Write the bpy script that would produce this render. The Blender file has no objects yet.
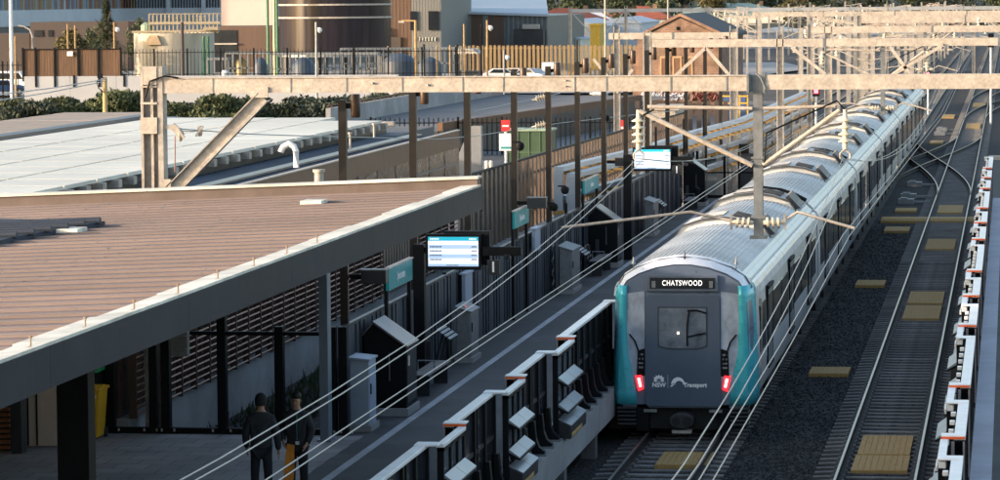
import bpy, math, random
from mathutils import Vector, Matrix
R=math.radians
rnd=random.Random(7)
SC=bpy.context.scene; COL=SC.collection
# ---------------- camera geometry (measured from the photograph) ----------------
F=3500.0; H=9.2; RHO=.008
_ux=510*math.cos(RHO)+249*math.sin(RHO); _uy=249*math.cos(RHO)-510*math.sin(RHO)
PIT=math.atan(_uy/F); YAW=math.atan(_ux*math.cos(PIT)/F)
f_=Vector((-math.sin(YAW)*math.cos(PIT),math.cos(YAW)*math.cos(PIT),-math.sin(PIT)))
r0=Vector((math.cos(YAW),math.sin(YAW),0)); u0=r0.cross(f_)
R_=r0*math.cos(RHO)-u0*math.sin(RHO); U_=r0*math.sin(RHO)+u0*math.cos(RHO)
CAM=Vector((0,0,H))
def ray(px,py): return R_*((px-500)/F)+U_*((240-py)/F)+f_
def aty(px,py,Y):
    d=ray(px,py); return CAM+d*(Y/d.y)
def atz(px,py,Z=0.):
    d=ray(px,py); return CAM+d*((Z-H)/d.z)
def gx(px,Y,Z=0.):   # world X on depth Y for a pixel column
    return aty(px,250,Y).x
# ---------------- materials ----------------
def srgb(c):
    return tuple((v/12.92 if v<=.04045 else ((v+.055)/1.055)**2.4) for v in c)
MATS={}
def M(name,col,rough=.6,metal=0.,var=.18,scale=3.,bump=0.,bscale=30.,emit=0.,stain=0.,spec=.5,stretch=None,rand=0.):
    if name in MATS: return MATS[name]
    m=bpy.data.materials.new(name); m.use_nodes=True; nt=m.node_tree; N=nt.nodes; L=nt.links
    b=N['Principled BSDF']; b.inputs['Roughness'].default_value=rough; b.inputs['Metallic'].default_value=metal
    b.inputs['Specular IOR Level'].default_value=spec
    tc=N.new('ShaderNodeTexCoord'); mp=N.new('ShaderNodeMapping'); L.new(tc.outputs['Object'],mp.inputs[0])
    if stretch: mp.inputs['Scale'].default_value=stretch
    n=N.new('ShaderNodeTexNoise'); n.inputs['Scale'].default_value=scale; n.inputs['Detail'].default_value=6; n.inputs['Roughness'].default_value=.65
    L.new(mp.outputs[0],n.inputs['Vector'])
    r=N.new('ShaderNodeValToRGB'); L.new(n.outputs['Fac'],r.inputs[0])
    r.color_ramp.elements[0].position=.3; r.color_ramp.elements[1].position=.7
    r.color_ramp.elements[0].color=(*[max(0,c*(1-var)) for c in col],1); r.color_ramp.elements[1].color=(*[min(1,c*(1+var)) for c in col],1)
    out=r.outputs[0]
    if stain>0:
        n2=N.new('ShaderNodeTexNoise'); n2.inputs['Scale'].default_value=scale*.23; n2.inputs['Detail'].default_value=8
        L.new(mp.outputs[0],n2.inputs['Vector'])
        r2=N.new('ShaderNodeValToRGB'); r2.color_ramp.elements[0].position=.42; r2.color_ramp.elements[1].position=.62
        r2.color_ramp.elements[0].color=(1-stain,1-stain,1-stain,1); r2.color_ramp.elements[1].color=(1,1,1,1)
        L.new(n2.outputs['Fac'],r2.inputs[0])
        mx=N.new('ShaderNodeMixRGB'); mx.blend_type='MULTIPLY'; mx.inputs[0].default_value=1
        L.new(out,mx.inputs[1]); L.new(r2.outputs[0],mx.inputs[2]); out=mx.outputs[0]
    if rand>0:
        oi=N.new('ShaderNodeObjectInfo'); mr=N.new('ShaderNodeMapRange'); mr.inputs[3].default_value=1-rand; mr.inputs[4].default_value=1+rand
        L.new(oi.outputs['Random'],mr.inputs[0]); mx=N.new('ShaderNodeVectorMath'); mx.operation='SCALE'
        L.new(out,mx.inputs[0]); L.new(mr.outputs[0],mx.inputs['Scale']); out=mx.outputs[0]
    L.new(out,b.inputs['Base Color'])
    rr=N.new('ShaderNodeMapRange'); rr.inputs[3].default_value=max(.02,rough-.12); rr.inputs[4].default_value=min(1,rough+.12)
    L.new(n.outputs['Fac'],rr.inputs[0]); L.new(rr.outputs[0],b.inputs['Roughness'])
    if bump>0:
        nb=N.new('ShaderNodeTexNoise'); nb.inputs['Scale'].default_value=bscale; nb.inputs['Detail'].default_value=4; L.new(mp.outputs[0],nb.inputs['Vector'])
        bp=N.new('ShaderNodeBump'); bp.inputs['Strength'].default_value=bump; bp.inputs['Distance'].default_value=.05
        L.new(nb.outputs['Fac'],bp.inputs['Height']); L.new(bp.outputs[0],b.inputs['Normal'])
    if emit>0:
        b.inputs['Emission Color'].default_value=(*col,1); b.inputs['Emission Strength'].default_value=emit
    MATS[name]=m; return m
def ballast_mat(name,c0,c1,scale=14):
    m=bpy.data.materials.new(name); m.use_nodes=True; nt=m.node_tree; N=nt.nodes; L=nt.links; b=N['Principled BSDF']
    b.inputs['Roughness'].default_value=.9
    tc=N.new('ShaderNodeTexCoord'); v=N.new('ShaderNodeTexVoronoi'); v.inputs['Scale'].default_value=scale; L.new(tc.outputs['Object'],v.inputs['Vector'])
    s=N.new('ShaderNodeSeparateColor'); L.new(v.outputs['Color'],s.inputs[0])
    r=N.new('ShaderNodeValToRGB'); r.color_ramp.elements[0].color=(*c0,1); r.color_ramp.elements[1].color=(*c1,1); L.new(s.outputs[0],r.inputs[0])
    n=N.new('ShaderNodeTexNoise'); n.inputs['Scale'].default_value=.6; n.inputs['Detail'].default_value=8; L.new(tc.outputs['Object'],n.inputs['Vector'])
    r2=N.new('ShaderNodeValToRGB'); r2.color_ramp.elements[0].position=.35; r2.color_ramp.elements[1].position=.65; r2.color_ramp.elements[0].color=(.55,.55,.58,1); r2.color_ramp.elements[1].color=(1.2,1.15,1.1,1)
    L.new(n.outputs['Fac'],r2.inputs[0])
    mx=N.new('ShaderNodeMixRGB'); mx.blend_type='MULTIPLY'; mx.inputs[0].default_value=1; L.new(r.outputs[0],mx.inputs[1]); L.new(r2.outputs[0],mx.inputs[2])
    L.new(mx.outputs[0],b.inputs['Base Color'])
    bp=N.new('ShaderNodeBump'); bp.inputs['Strength'].default_value=1; bp.inputs['Distance'].default_value=.06; L.new(v.outputs['Distance'],bp.inputs['Height']); L.new(bp.outputs[0],b.inputs['Normal'])
    MATS[name]=m; return m
def paver_mat(name,col):
    m=bpy.data.materials.new(name); m.use_nodes=True; nt=m.node_tree; N=nt.nodes; L=nt.links; b=N['Principled BSDF']; b.inputs['Roughness'].default_value=.65
    tc=N.new('ShaderNodeTexCoord'); br=N.new('ShaderNodeTexBrick'); br.inputs['Scale'].default_value=1
    br.inputs['Brick Width'].default_value=.6; br.inputs['Row Height'].default_value=.6; br.inputs['Mortar Size'].default_value=.012
    br.inputs['Color1'].default_value=(*col,1); br.inputs['Color2'].default_value=(*[c*.8 for c in col],1); br.inputs['Mortar'].default_value=(*[c*.35 for c in col],1)
    L.new(tc.outputs['Object'],br.inputs['Vector'])
    n=N.new('ShaderNodeTexNoise'); n.inputs['Scale'].default_value=.5; n.inputs['Detail'].default_value=9; L.new(tc.outputs['Object'],n.inputs['Vector'])
    r2=N.new('ShaderNodeValToRGB'); r2.color_ramp.elements[0].position=.35; r2.color_ramp.elements[1].position=.6; r2.color_ramp.elements[0].color=(.7,.7,.72,1); r2.color_ramp.elements[1].color=(1.1,1.1,1.1,1)
    L.new(n.outputs['Fac'],r2.inputs[0])
    mx=N.new('ShaderNodeMixRGB'); mx.blend_type='MULTIPLY'; mx.inputs[0].default_value=1; L.new(br.outputs[0],mx.inputs[1]); L.new(r2.outputs[0],mx.inputs[2]); L.new(mx.outputs[0],b.inputs['Base Color'])
    MATS[name]=m; return m
def brick_mat(name,c1,c2,mor):
    m=bpy.data.materials.new(name); m.use_nodes=True; nt=m.node_tree; N=nt.nodes; L=nt.links; b=N['Principled BSDF']; b.inputs['Roughness'].default_value=.9
    tc=N.new('ShaderNodeTexCoord'); mp=N.new('ShaderNodeMapping'); mp.inputs['Rotation'].default_value=(R(90),0,0); L.new(tc.outputs['Object'],mp.inputs[0])
    br=N.new('ShaderNodeTexBrick'); br.inputs['Scale'].default_value=1; br.inputs['Brick Width'].default_value=.45; br.inputs['Row Height'].default_value=.16; br.inputs['Mortar Size'].default_value=.015
    br.inputs['Color1'].default_value=(*c1,1); br.inputs['Color2'].default_value=(*c2,1); br.inputs['Mortar'].default_value=(*mor,1); L.new(mp.outputs[0],br.inputs['Vector'])
    n=N.new('ShaderNodeTexNoise'); n.inputs['Scale'].default_value=1.1; n.inputs['Detail'].default_value=9; L.new(tc.outputs['Object'],n.inputs['Vector'])
    r2=N.new('ShaderNodeValToRGB'); r2.color_ramp.elements[0].position=.35; r2.color_ramp.elements[1].position=.65; r2.color_ramp.elements[0].color=(.6,.58,.55,1); r2.color_ramp.elements[1].color=(1.15,1.1,1.1,1)
    L.new(n.outputs['Fac'],r2.inputs[0])
    mx=N.new('ShaderNodeMixRGB'); mx.blend_type='MULTIPLY'; mx.inputs[0].default_value=1; L.new(br.outputs[0],mx.inputs[1]); L.new(r2.outputs[0],mx.inputs[2]); L.new(mx.outputs[0],b.inputs['Base Color'])
    MATS[name]=m; return m
galv=M('galvanised',(.44,.40,.36),.5,.25,.3,9,.15,60,stain=.18)
galvp=M('galvanised_pale',(.52,.455,.39),.6,.0,.22,16,.15,40,stain=.2)
galvd=M('galvanised_dull',(.22,.23,.24),.5,.5,.25,6)
blackm=M('black_paint',(.006,.007,.009),.55,.0,.3,4,spec=.15)
darkm=M('charcoal_paint',(.03,.034,.042),.4,.1,.25,3,stain=.3)
panelm=M('dark_blue_panel',(.055,.068,.088),.5,.0,.3,1.2,stain=.35,stretch=(6,6,.5),spec=.25)
bronzem=M('bronze_cladding',(.16,.088,.055),.5,.0,.25,.7,.25,2.2,spec=.12)
bronzed=M('dark_bronze_cladding',(.085,.05,.036),.28,.35,.45,.9,.5,1.8,spec=.3)
fascm=M('grey_fascia',(.036,.041,.05),.5,.0,.2,1.2,.1,3,spec=.12)
roofb=M('brown_roof_sheet',(.225,.172,.16),.6,0,.13,.9,.1,8,stain=.16,stretch=(.5,1.2,1))
roofd=M('blue_grey_roof_sheet',(.035,.045,.065),.6,.0,.2,2,spec=.2)
cream=M('cream_flashing',(.80,.76,.66),.5,.05,.25,2.5,stain=.25)
whitep=M('white_roof_panel',(.74,.71,.62),.5,0,.10,.6,stain=.14)
whitem=M('white_paint',(.75,.75,.74),.4,0,.08,4)
capm=M('white_cap',(.82,.83,.84),.35,.1,.12,3)
conc=M('concrete',(.36,.36,.36),.85,0,.16,1.3,.2,18,stain=.25)
concd=M('dark_concrete',(.17,.175,.185),.85,0,.2,.9,.2,14,stain=.3)
coping=M('coping_concrete',(.34,.34,.34),.8,0,.15,2,.15,20,stain=.25)
asph=M('platform_asphalt',(.076,.077,.081),.75,0,.28,2.2,.2,60,stain=.4)
asph2=M('road_asphalt',(.16,.16,.165),.85,0,.15,.35,.1,30,stain=.15)
stripem=M('platform_line_paint',(.46,.47,.50),.7,0,.15,3,stain=.2)
lilac=M('pale_platform_strip',(.46,.47,.56),.6,0,.1,2,stain=.15)
soil=M('dry_ground',(.07,.07,.055),.95,0,.3,.15,.3,3,stain=.3)
orangem=M('orange_end_face',(.80,.12,.02),.5,0,.08)
tealm=M('train_teal',(.06,.44,.52),.28,.1,.1,1.5)
tealsign=M('teal_sign',(.01,.26,.28),.4,0,.06)
trainpan=M('train_charcoal_blue',(.088,.118,.168),.32,.1,.1,1.2,spec=.4)
trainside=M('train_silver',(.50,.50,.50),.4,.1,.12,.8,stain=.12)
trainroof=M('train_roof_grey',(.68,.67,.645),.6,.0,.16,1.5,stain=.28)
trainwhite=M('train_white',(.74,.75,.77),.28,.05,.08,1)
glassd=M('dark_glass',(.02,.024,.03),.12,0,.3,.6,spec=.6)
glassg=M('grey_glass',(.12,.14,.17),.12,0,.5,2.2,spec=.6)
glassb=M('cab_glass',(.20,.24,.30),.15,0,.35,3,spec=.6)
rubber=M('black_rubber',(.012,.012,.013),.7)
rustr=M('rail_side_rust',(.018,.013,.011),.8,0,.3,5)
railt=M('rail_head_steel',(.28,.245,.21),.32,.7,.12,3)
sleep=M('sleeper_concrete',(.17,.165,.16),.9,0,.4,3,.3,30,rand=.3,stain=.35)
sleepst=M('sleeper_concrete_far',(.18,.175,.17),.9,0,.3,.8)
padm=M('timber_pad',(.44,.28,.095),.8,0,.18,12,.3,40,stain=.15,stretch=(12,1,1))
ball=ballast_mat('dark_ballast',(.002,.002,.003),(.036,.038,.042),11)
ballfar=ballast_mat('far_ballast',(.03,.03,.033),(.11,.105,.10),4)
paver=paver_mat('concourse_pavers',(.30,.285,.28))
woodl=M('brown_louvre',(.30,.15,.105),.6,0,.25,4)
slatm=M('brown_slat',(.20,.145,.11),.55,.15,.25,3,rand=0)
timber=M('timber_fence',(.15,.085,.048),.8,0,.35,2,stretch=(5,5,.4),stain=.2)
yellowf=M('ochre_slat',(.27,.185,.09),.8,0,.3,1,stretch=(5,5,.4))
binY=M('yellow_plastic',(.62,.33,.015),.45,0,.08)
green=M('green_plastic',(.02,.28,.10),.45)
dkgreen=M('dark_green_cabinet',(.045,.085,.045),.55,0,.15,3)
pipegreen=M('green_pipe',(.04,.16,.08),.5)
beige=M('beige_wall',(.66,.50,.42),.7,0,.08,1)
pinkw=M('pale_pink_wall',(.62,.50,.45),.75,0,.05,.3)
tankm=M('pale_tank',(.62,.54,.42),.7,0,.2,.5,stain=.3,stretch=(3,3,.4))
silom=M('dark_silo',(.022,.018,.026),.2,.0,.4,.5,stretch=(3,3,.15),spec=.3)
browna=M('brown_factory_wall',(.12,.072,.05),.7,0,.12,.4,stretch=(4,4,.3))
brownb=M('dark_brown_wall',(.07,.052,.045),.75,0,.15,.4)
greyw=M('grey_green_wall',(.19,.19,.175),.7,0,.12,.4,stretch=(4,4,.3))
bluew=M('pale_blue_concrete',(.50,.53,.56),.7,0,.1,.2)
slate=M('dark_roof_tile',(.07,.068,.07),.8,0,.25,2)
redtile=M('red_roof_tile',(.30,.085,.05),.8,0,.2,1.5)
brick=brick_mat('orange_brick',(.33,.20,.13),(.28,.16,.11),(.34,.27,.21))
redm=M('red_paint',(.6,.03,.03),.45)
cloth=M('black_cloth',(.022,.024,.03),.85,0,.3,12,.2,60)
skinm=M('skin',(.38,.22,.15),.6,0,.08)
hairm=M('black_hair',(.008,.007,.006),.7)
bark=M('bark',(.10,.07,.045),.9,0,.3,5)
polew=M('weathered_timber_pole',(.48,.34,.16),.85,0,.2,4,stretch=(8,8,.5))
insul=M('cream_porcelain',(.72,.64,.50),.3,0,.08)
wirem=M('wire_metal',(.34,.33,.32),.4,.4,.1)
tailm=M('tail_light_red',(1.,.02,.03),.3,emit=.9)
whitee=M('sign_led_white',(1.,.95,.88),.4,emit=.6)
scr=M('screen_white',(.78,.83,.95),.3,emit=.28,var=.02)
scrb=M('screen_pale_blue',(.45,.62,.85),.3,emit=.22,var=.02)
scrt=M('screen_teal',(.02,.42,.58),.3,emit=.25,var=.02)
scrk=M('screen_text_dark',(.03,.05,.12),.4,var=.02)
def leafmat(n,c,v=.5):
    m=M(n,c,.75,0,v,.9,rand=.2); return m
lf=[leafmat('leaf_dark',(.04,.055,.022)),leafmat('leaf_mid',(.075,.09,.035)),leafmat('leaf_olive',(.12,.10,.035)),leafmat('leaf_blue_green',(.03,.045,.033))]
# ---------------- mesh builder ----------------
ORG={}
class MB:
    def __init__(s): s.v=[]; s.f=[]
    def add(s,vs,fs):
        n=len(s.v); s.v+= [tuple(v) for v in vs]; s.f+=[tuple(i+n for i in f) for f in fs]; return s
    def box(s,x0,x1,y0,y1,z0,z1):
        return s.add([(x0,y0,z0),(x1,y0,z0),(x1,y1,z0),(x0,y1,z0),(x0,y0,z1),(x1,y0,z1),(x1,y1,z1),(x0,y1,z1)],
          [(0,3,2,1),(4,5,6,7),(0,1,5,4),(1,2,6,5),(2,3,7,6),(3,0,4,7)])
    def bar(s,p,q,w,h=None,up=(0,0,1)):
        p=Vector(p);q=Vector(q);h=h or w; d=(q-p).normalized(); a=d.cross(Vector(up))
        if a.length<1e-4: a=d.cross(Vector((0,1,0)))
        a.normalize(); b=a.cross(d); vs=[]
        for c in (p,q):
            for i,j in ((-1,-1),(1,-1),(1,1),(-1,1)): vs.append(c+a*(i*w/2)+b*(j*h/2))
        return s.add(vs,[(0,1,2,3),(7,6,5,4),(0,4,5,1),(1,5,6,2),(2,6,7,3),(3,7,4,0)])
    def tube(s,pts,r,n=8,rs=None):
        pts=[Vector(p) for p in pts]; rings=[]
        up=Vector((0,0,1))
        for i,p in enumerate(pts):
            d=(pts[min(i+1,len(pts)-1)]-pts[max(i-1,0)]).normalized(); a=d.cross(up)
            if a.length<1e-3: a=d.cross(Vector((0,1,0)))
            a.normalize(); b=a.cross(d); rr=rs[i] if rs else r
            rings.append([p+a*(rr*math.cos(2*math.pi*k/n))+b*(rr*math.sin(2*math.pi*k/n)) for k in range(n)])
        vs=[v for g in rings for v in g]; fs=[]
        for i in range(len(pts)-1):
            for k in range(n): fs.append((i*n+k,i*n+(k+1)%n,(i+1)*n+(k+1)%n,(i+1)*n+k))
        fs.append(tuple(range(n))[::-1]); fs.append(tuple((len(pts)-1)*n+k for k in range(n)))
        return s.add(vs,fs)
    def prism(s,poly,ax,a0,a1):
        def P(u,v,a): return (a,u,v) if ax=='x' else ((u,a,v) if ax=='y' else (u,v,a))
        n=len(poly); vs=[P(u,v,a0) for u,v in poly]+[P(u,v,a1) for u,v in poly]
        fs=[tuple(range(n)),tuple(range(n,2*n))[::-1]]+[(i,n+i,n+(i+1)%n,(i+1)%n) for i in range(n)]
        return s.add(vs,fs)
    def lathe(s,prof,c,n=24):
        vs=[];fs=[]
        for r,z in prof:
            for k in range(n): a=2*math.pi*k/n; vs.append((c[0]+r*math.cos(a),c[1]+r*math.sin(a),c[2]+z))
        for i in range(len(prof)-1):
            for k in range(n): fs.append((i*n+k,i*n+(k+1)%n,(i+1)*n+(k+1)%n,(i+1)*n+k))
        fs.append(tuple(range(n))[::-1]); fs.append(tuple((len(prof)-1)*n+k for k in range(n)))
        return s.add(vs,fs)
    def sheet(s,pts): return s.add(pts,[tuple(range(len(pts)))])
    def pieces(s):
        n=len(s.v); par=list(range(n))
        def fd(a):
            while par[a]!=a: par[a]=par[par[a]]; a=par[a]
            return a
        for f in s.f:
            for b in f[1:]:
                x,y=fd(f[0]),fd(b)
                if x!=y: par[x]=y
        isl={}
        for i in range(n): isl.setdefault(fd(i),[]).append(i)
        I=list(isl.values()); k=len(I)
        if k<2 or k>260: return None
        lo=[[min(s.v[i][c] for i in q) for c in range(3)] for q in I]; hi=[[max(s.v[i][c] for i in q) for c in range(3)] for q in I]
        sz=[max(h[c]-l[c] for c in range(3)) for l,h in zip(lo,hi)]; gp=list(range(k))
        def fg(a):
            while gp[a]!=a: gp[a]=gp[gp[a]]; a=gp[a]
            return a
        for a in range(k):
            for b in range(a+1,k):
                g=math.sqrt(sum(max(0,lo[a][c]-hi[b][c],lo[b][c]-hi[a][c])**2 for c in range(3)))
                if g<=max(.02,.5*max(sz[a],sz[b])): gp[fg(a)]=fg(b)
        grp={}
        for a in range(k): grp.setdefault(fg(a),[]).extend(I[a])
        if not 2<=len(grp)<=100: return None
        out=[]
        for q in grp.values():
            q=sorted(q); mp={o:i for i,o in enumerate(q)}; m=MB(); m.v=[s.v[i] for i in q]; m.f=[tuple(mp[i] for i in f) for f in s.f if f[0] in mp]; out.append(m)
        out.sort(key=lambda m:m.v[0][1]); return out
    def build(s,name,mat,parent=None,smooth=False,label=None,bev=0,world=True):
        if parent is not None and not any(w in name for w in ('text','lettering','graffiti','crown','foliage','emblem','row','bar','numeral','stem')):
            ps=s.pieces()
            if ps:
                os_=[p._build(name,mat,parent,smooth,label,bev,world) for p in ps]; return os_[0]
        return s._build(name,mat,parent,smooth,label,bev,world)
    def _build(s,name,mat,parent=None,smooth=False,label=None,bev=0,world=True):
        if parent is not None and parent.name in ORG and world:
            ox,oy,oz=ORG[parent.name]; vv=[(x-ox,y-oy,z-oz) for x,y,z in s.v]
        else: vv=s.v
        me=bpy.data.meshes.new(name); me.from_pydata(vv,[],s.f); me.update()
        import bmesh
        bm=bmesh.new(); bm.from_mesh(me); bmesh.ops.recalc_face_normals(bm,faces=bm.faces); bm.to_mesh(me); bm.free()
        if smooth:
            for p in me.polygons: p.use_smooth=True
            me.set_sharp_from_angle(angle=R(40))
        me.materials.append(mat); o=bpy.data.objects.new(name,me); COL.objects.link(o)
        if parent is not None:
            o.parent=parent; ORG[o.name]=ORG.get(parent.name,(0,0,0)) if world else (0,0,0)
        if label: o['label']=label
        if bev:
            b=o.modifiers.new('bevel','BEVEL'); b.width=bev; b.segments=2; b.limit_method='ANGLE'; b.angle_limit=R(40)
        return o
def tag(o,label,cat,group=None,kind=None):
    if label: o['label']=label
    if cat: o['category']=cat
    if group: o['group']=group
    if kind: o['kind']=kind
    return o
def T(name,label,cat,loc=(0,0,0),group=None):
    o=bpy.data.objects.new(name,None); COL.objects.link(o); o.location=loc; o.empty_display_size=.3
    ORG[o.name]=tuple(loc); return tag(o,label,cat,group)
def S(name,mb,mat,kind='structure',label=None):
    o=mb.build(name,mat); o['kind']=kind
    if label: o['label']=label
    return o
def G(name,mb,mat,label,cat,group=None,smooth=False,base=None):   # a thing that is one mesh
    if base is not None:
        mb.v=[(x-base[0],y-base[1],z-base[2]) for x,y,z in mb.v]
    o=mb.build(name,mat,smooth=smooth)
    if base is not None: o.location=base
    return tag(o,label,cat,group)
KIDS={}
def copy_tree(o,loc=None,rz=None,label=None,group=None,parent=None,scale=None):
    c=o.copy(); COL.objects.link(c)
    if parent is not None: c.parent=parent
    if loc is not None: c.location=loc
    if rz is not None: c.rotation_euler=(0,0,rz)
    if scale is not None: c.scale=scale
    if label: c['label']=label
    if group: c['group']=group
    ORG[c.name]=tuple(c.location)
    for ch in [x for x in list(bpy.data.objects) if x.parent==o] if o.name not in KIDS else KIDS[o.name]: copy_tree(ch,parent=c)
    return c
def freeze(o):   # remember children lists for quick copies
    KIDS[o.name]=[x for x in bpy.data.objects if x.parent==o]
    for k in KIDS[o.name]: freeze(k)
def text_mb(txt,size,origin,right,up,depth=.006,align='CENTER',bold=0.,width=1.,sp=1.):
    c=bpy.data.curves.new('t','FONT'); c.body=txt; c.size=size; c.extrude=depth/2; c.align_x=align; c.align_y='CENTER'; c.offset=bold; c.space_character=sp
    o=bpy.data.objects.new('t',c); COL.objects.link(o)
    bpy.context.view_layer.update()
    me=bpy.data.meshes.new_from_object(o.evaluated_get(bpy.context.evaluated_depsgraph_get()))
    right=Vector(right).normalized(); up=Vector(up).normalized(); nrm=right.cross(up); og=Vector(origin)
    m=MB(); m.add([og+right*(v.co.x*width)+up*v.co.y+nrm*v.co.z for v in me.vertices],[tuple(p.vertices) for p in me.polygons])
    bpy.data.objects.remove(o); bpy.data.curves.remove(c); bpy.data.meshes.remove(me); return m
TX=-6.75; TX2=-2.51    # track centres
PZ=.95                 # platform height
# ================= SETTING =================
S('ground',MB().sheet([(-1500,-100,-.34),(1500,-100,-.34),(1500,2500,-.34),(-1500,2500,-.34)]),soil)
S('ballast_bed',MB().box(-8.6,2.5,10,420,-.33,-.205),ball)
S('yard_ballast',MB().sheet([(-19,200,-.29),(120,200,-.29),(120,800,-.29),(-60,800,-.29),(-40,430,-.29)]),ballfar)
m=MB(); m.box(-12.55,-8.25,15,141,.38,PZ-.004)
S('platform',m,asph)
m=MB(); m.box(-8.75,-8.2,15,141,.36,PZ)
S('platform_coping',m,coping)
m=MB()
for k in range(25):
    m.box(-8.6,-8.3,20+k*5,20.4+k*5,-.34,.36)
m.box(-12.5,-8.9,15,141,-.34,.38)
S('platform_foundation',m,concd)
m=MB(); m.box(-11.64,-11.48,15,141,PZ-.002,PZ+.003); S('platform_line',m,stripem)
m=MB(); m.box(-34,-12.0,15,64.3,.6,PZ+.006); S('concourse_floor',m,paver)
m=MB(); m.box(-34,-12.6,15,64.25,-.34,.6); S('concourse_foundation',m,concd)
m=MB(); m.box(-1.0,9,10,141,.38,PZ); S('opposite_platform',m,asph)
m=MB(); m.box(-.66,-.29,10,141,PZ+.001,PZ+.006); S('opposite_platform_strip',m,lilac)
m=MB(); m.box(-.8,9,10,141,-.34,.38); S('opposite_platform_foundation',m,concd)
# paved service road left of the slat fence, and rising ramp behind
m=MB(); m.sheet([(-60,104.8,-.02),(-16.8,104.8,-.02),(-16.8,300,-.02),(-36,300,-.02),(-110,300,-.02),(-110,200,-.02)]); S('service_road',m,asph2)
# planted verge between concourse and service building wall
m=MB(); m.box(-16.4,-12.7,64.4,141,-.33,.27); S('verge',m,ball)
# ---------------- tracks ----------------
def rail_mb(pts,g=None):
    """rail section swept along points (x,y)"""
    m=MB(); prof=[(-.12,-.17),(.12,-.17),(.12,-.135),(.012,-.115),(.012,-.045),(.036,-.035),(.036,0),(-.036,0),(-.036,-.035),(-.012,-.045),(-.012,-.115),(-.12,-.135)]
    n=len(prof); vs=[];fs=[]
    for i,(x,y) in enumerate(pts):
        a=pts[max(i-1,0)]; b=pts[min(i+1,len(pts)-1)]; d=Vector((b[0]-a[0],b[1]-a[1])).normalized(); nx,ny=d.y,-d.x
        for u,z in prof: vs.append((x+nx*u,y+ny*u,z))
    for i in range(len(pts)-1):
        for k in range(n): fs.append((i*n+k,(i+1)*n+k,(i+1)*n+(k+1)%n,i*n+(k+1)%n))
    m.add(vs,fs); return m
def head_mb(pts,w=.024):
    m=MB(); vs=[];fs=[]
    for i,(x,y) in enumerate(pts):
        a=pts[max(i-1,0)]; b=pts[min(i+1,len(pts)-1)]; d=Vector((b[0]-a[0],b[1]-a[1])).normalized(); nx,ny=d.y,-d.x
        for u,z in ((-w,.001),(w,.001),(w,.006),(-w,.006)): vs.append((x+nx*u,y+ny*u,z))
    for i in range(len(pts)-1):
        for k in range(4): fs.append((i*4+k,(i+1)*4+k,(i+1)*4+(k+1)%4,i*4+(k+1)%4))
    m.add(vs,fs); return m
def rails(root,cx):  # cx: list of (x,y) centreline
    for s in (-.755,.755):
        pts=[]
        for i,(x,y) in enumerate(cx):
            a=cx[max(i-1,0)]; b=cx[min(i+1,len(cx)-1)]; d=Vector((b[0]-a[0],b[1]-a[1])).normalized(); pts.append((x+d.y*s,y-d.x*s))
        o=rail_mb(pts).build('rail',rustr,root); head_mb(pts).build('rail_head',railt,o)
slp=None
def track(X,y0,y1,label,nsl=100,s0=None):
    global slp
    t=T('railway_track',label,'railway track',(X,y0,0),'running lines between the platforms')
    rails(t,[(X,y0),(X,y1)])
    if slp is None:
        b=MB(); b.prism([(-1.25,-.20),(1.25,-.20),(1.25,-.165),(.95,-.15),(.5,-.165),(-.5,-.165),(-.95,-.15),(-1.25,-.165)],'y',-.125,.125)
        for s in (-.755,.755):
            for q in (-.11,.11): b.box(s+q-.03,s+q+.03,-.06,.06,-.16,-.125)
        slp=b.build('sleeper',sleep,t,world=False)
        first=slp
    y=s0; k=0; o=slp
    while k<nsl:
        c=slp if (slp.parent==t and k==0) else slp.copy()
        if c is not slp: COL.objects.link(c)
        c.parent=t; c.location=(0,y-y0,0); c.rotation_euler=(0,0,R(rnd.uniform(-.4,.4))); y+=.65; k+=1
    b=MB()
    yy=y
    while yy<y1: b.box(X-1.25,X+1.25,yy-.12,yy+.12,-.204,-.16); yy+=.65
    o=b.build('sleeper_run',sleepst,t); o['kind']='stuff'
    return t
track(TX2,30,640,'clear right hand track with bright rails beside the opposite platform gates',100,57.8)
t1=track(TX,50,640,'left hand track running underneath the teal nosed train',100,63.)
def sm(t): return t*t*(3-2*t)
def crossover(x0,x1,y0,y1): return [(x0+(x1-x0)*sm(i/24),y0+(y1-y0)*i/24) for i in range(25)]
for x0,x1,lab in ((TX2,TX,'curved crossover rails leaving the clear track toward the train'),(TX,TX2,'curved crossover rails coming from under the train to the clear track')):
    t=T('track_crossover',lab,'railway track',((x0+x1)/2,168,0),'scissors crossover between the two tracks')
    rails(t,crossover(x0,x1,160 if x0==TX2 else 163,228))
t=T('track_turnout','curved rails branching right from the clear track beyond the crossover','railway track',(TX2,255,0))
rails(t,[(TX2+18*(i/20)**2,255+120*i/20) for i in range(21)])
t=T('track_turnout','far curved rails sweeping right below the distant gantries','railway track',(TX2,330,0))
rails(t,[(TX2+30*(i/20)**1.8,300+190*i/20) for i in range(21)])
for k,(x,lab) in enumerate(((2.6,'first yard track right of the running lines'),(7.,'second yard track right of the running lines'),(-11.,'yard track left of the train beyond the platform end'),(-15.2,'outer yard track left of the train beyond the platform end'),(11.5,'third yard track right of the running lines'))):
    t=T('railway_track',lab,'railway track',(x,200,0),'yard tracks in the distance')
    y0=235 if x>0 else (270 if x>-12 else 300); rails(t,[(x,y0),(x,700)])
    b=MB(); yy=y0
    while yy<520: b.box(x-1.25,x+1.25,yy-.12,yy+.12,-.28,-.16); yy+=.65
    b.build('sleeper_run',sleepst,t)['kind']='stuff'
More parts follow.
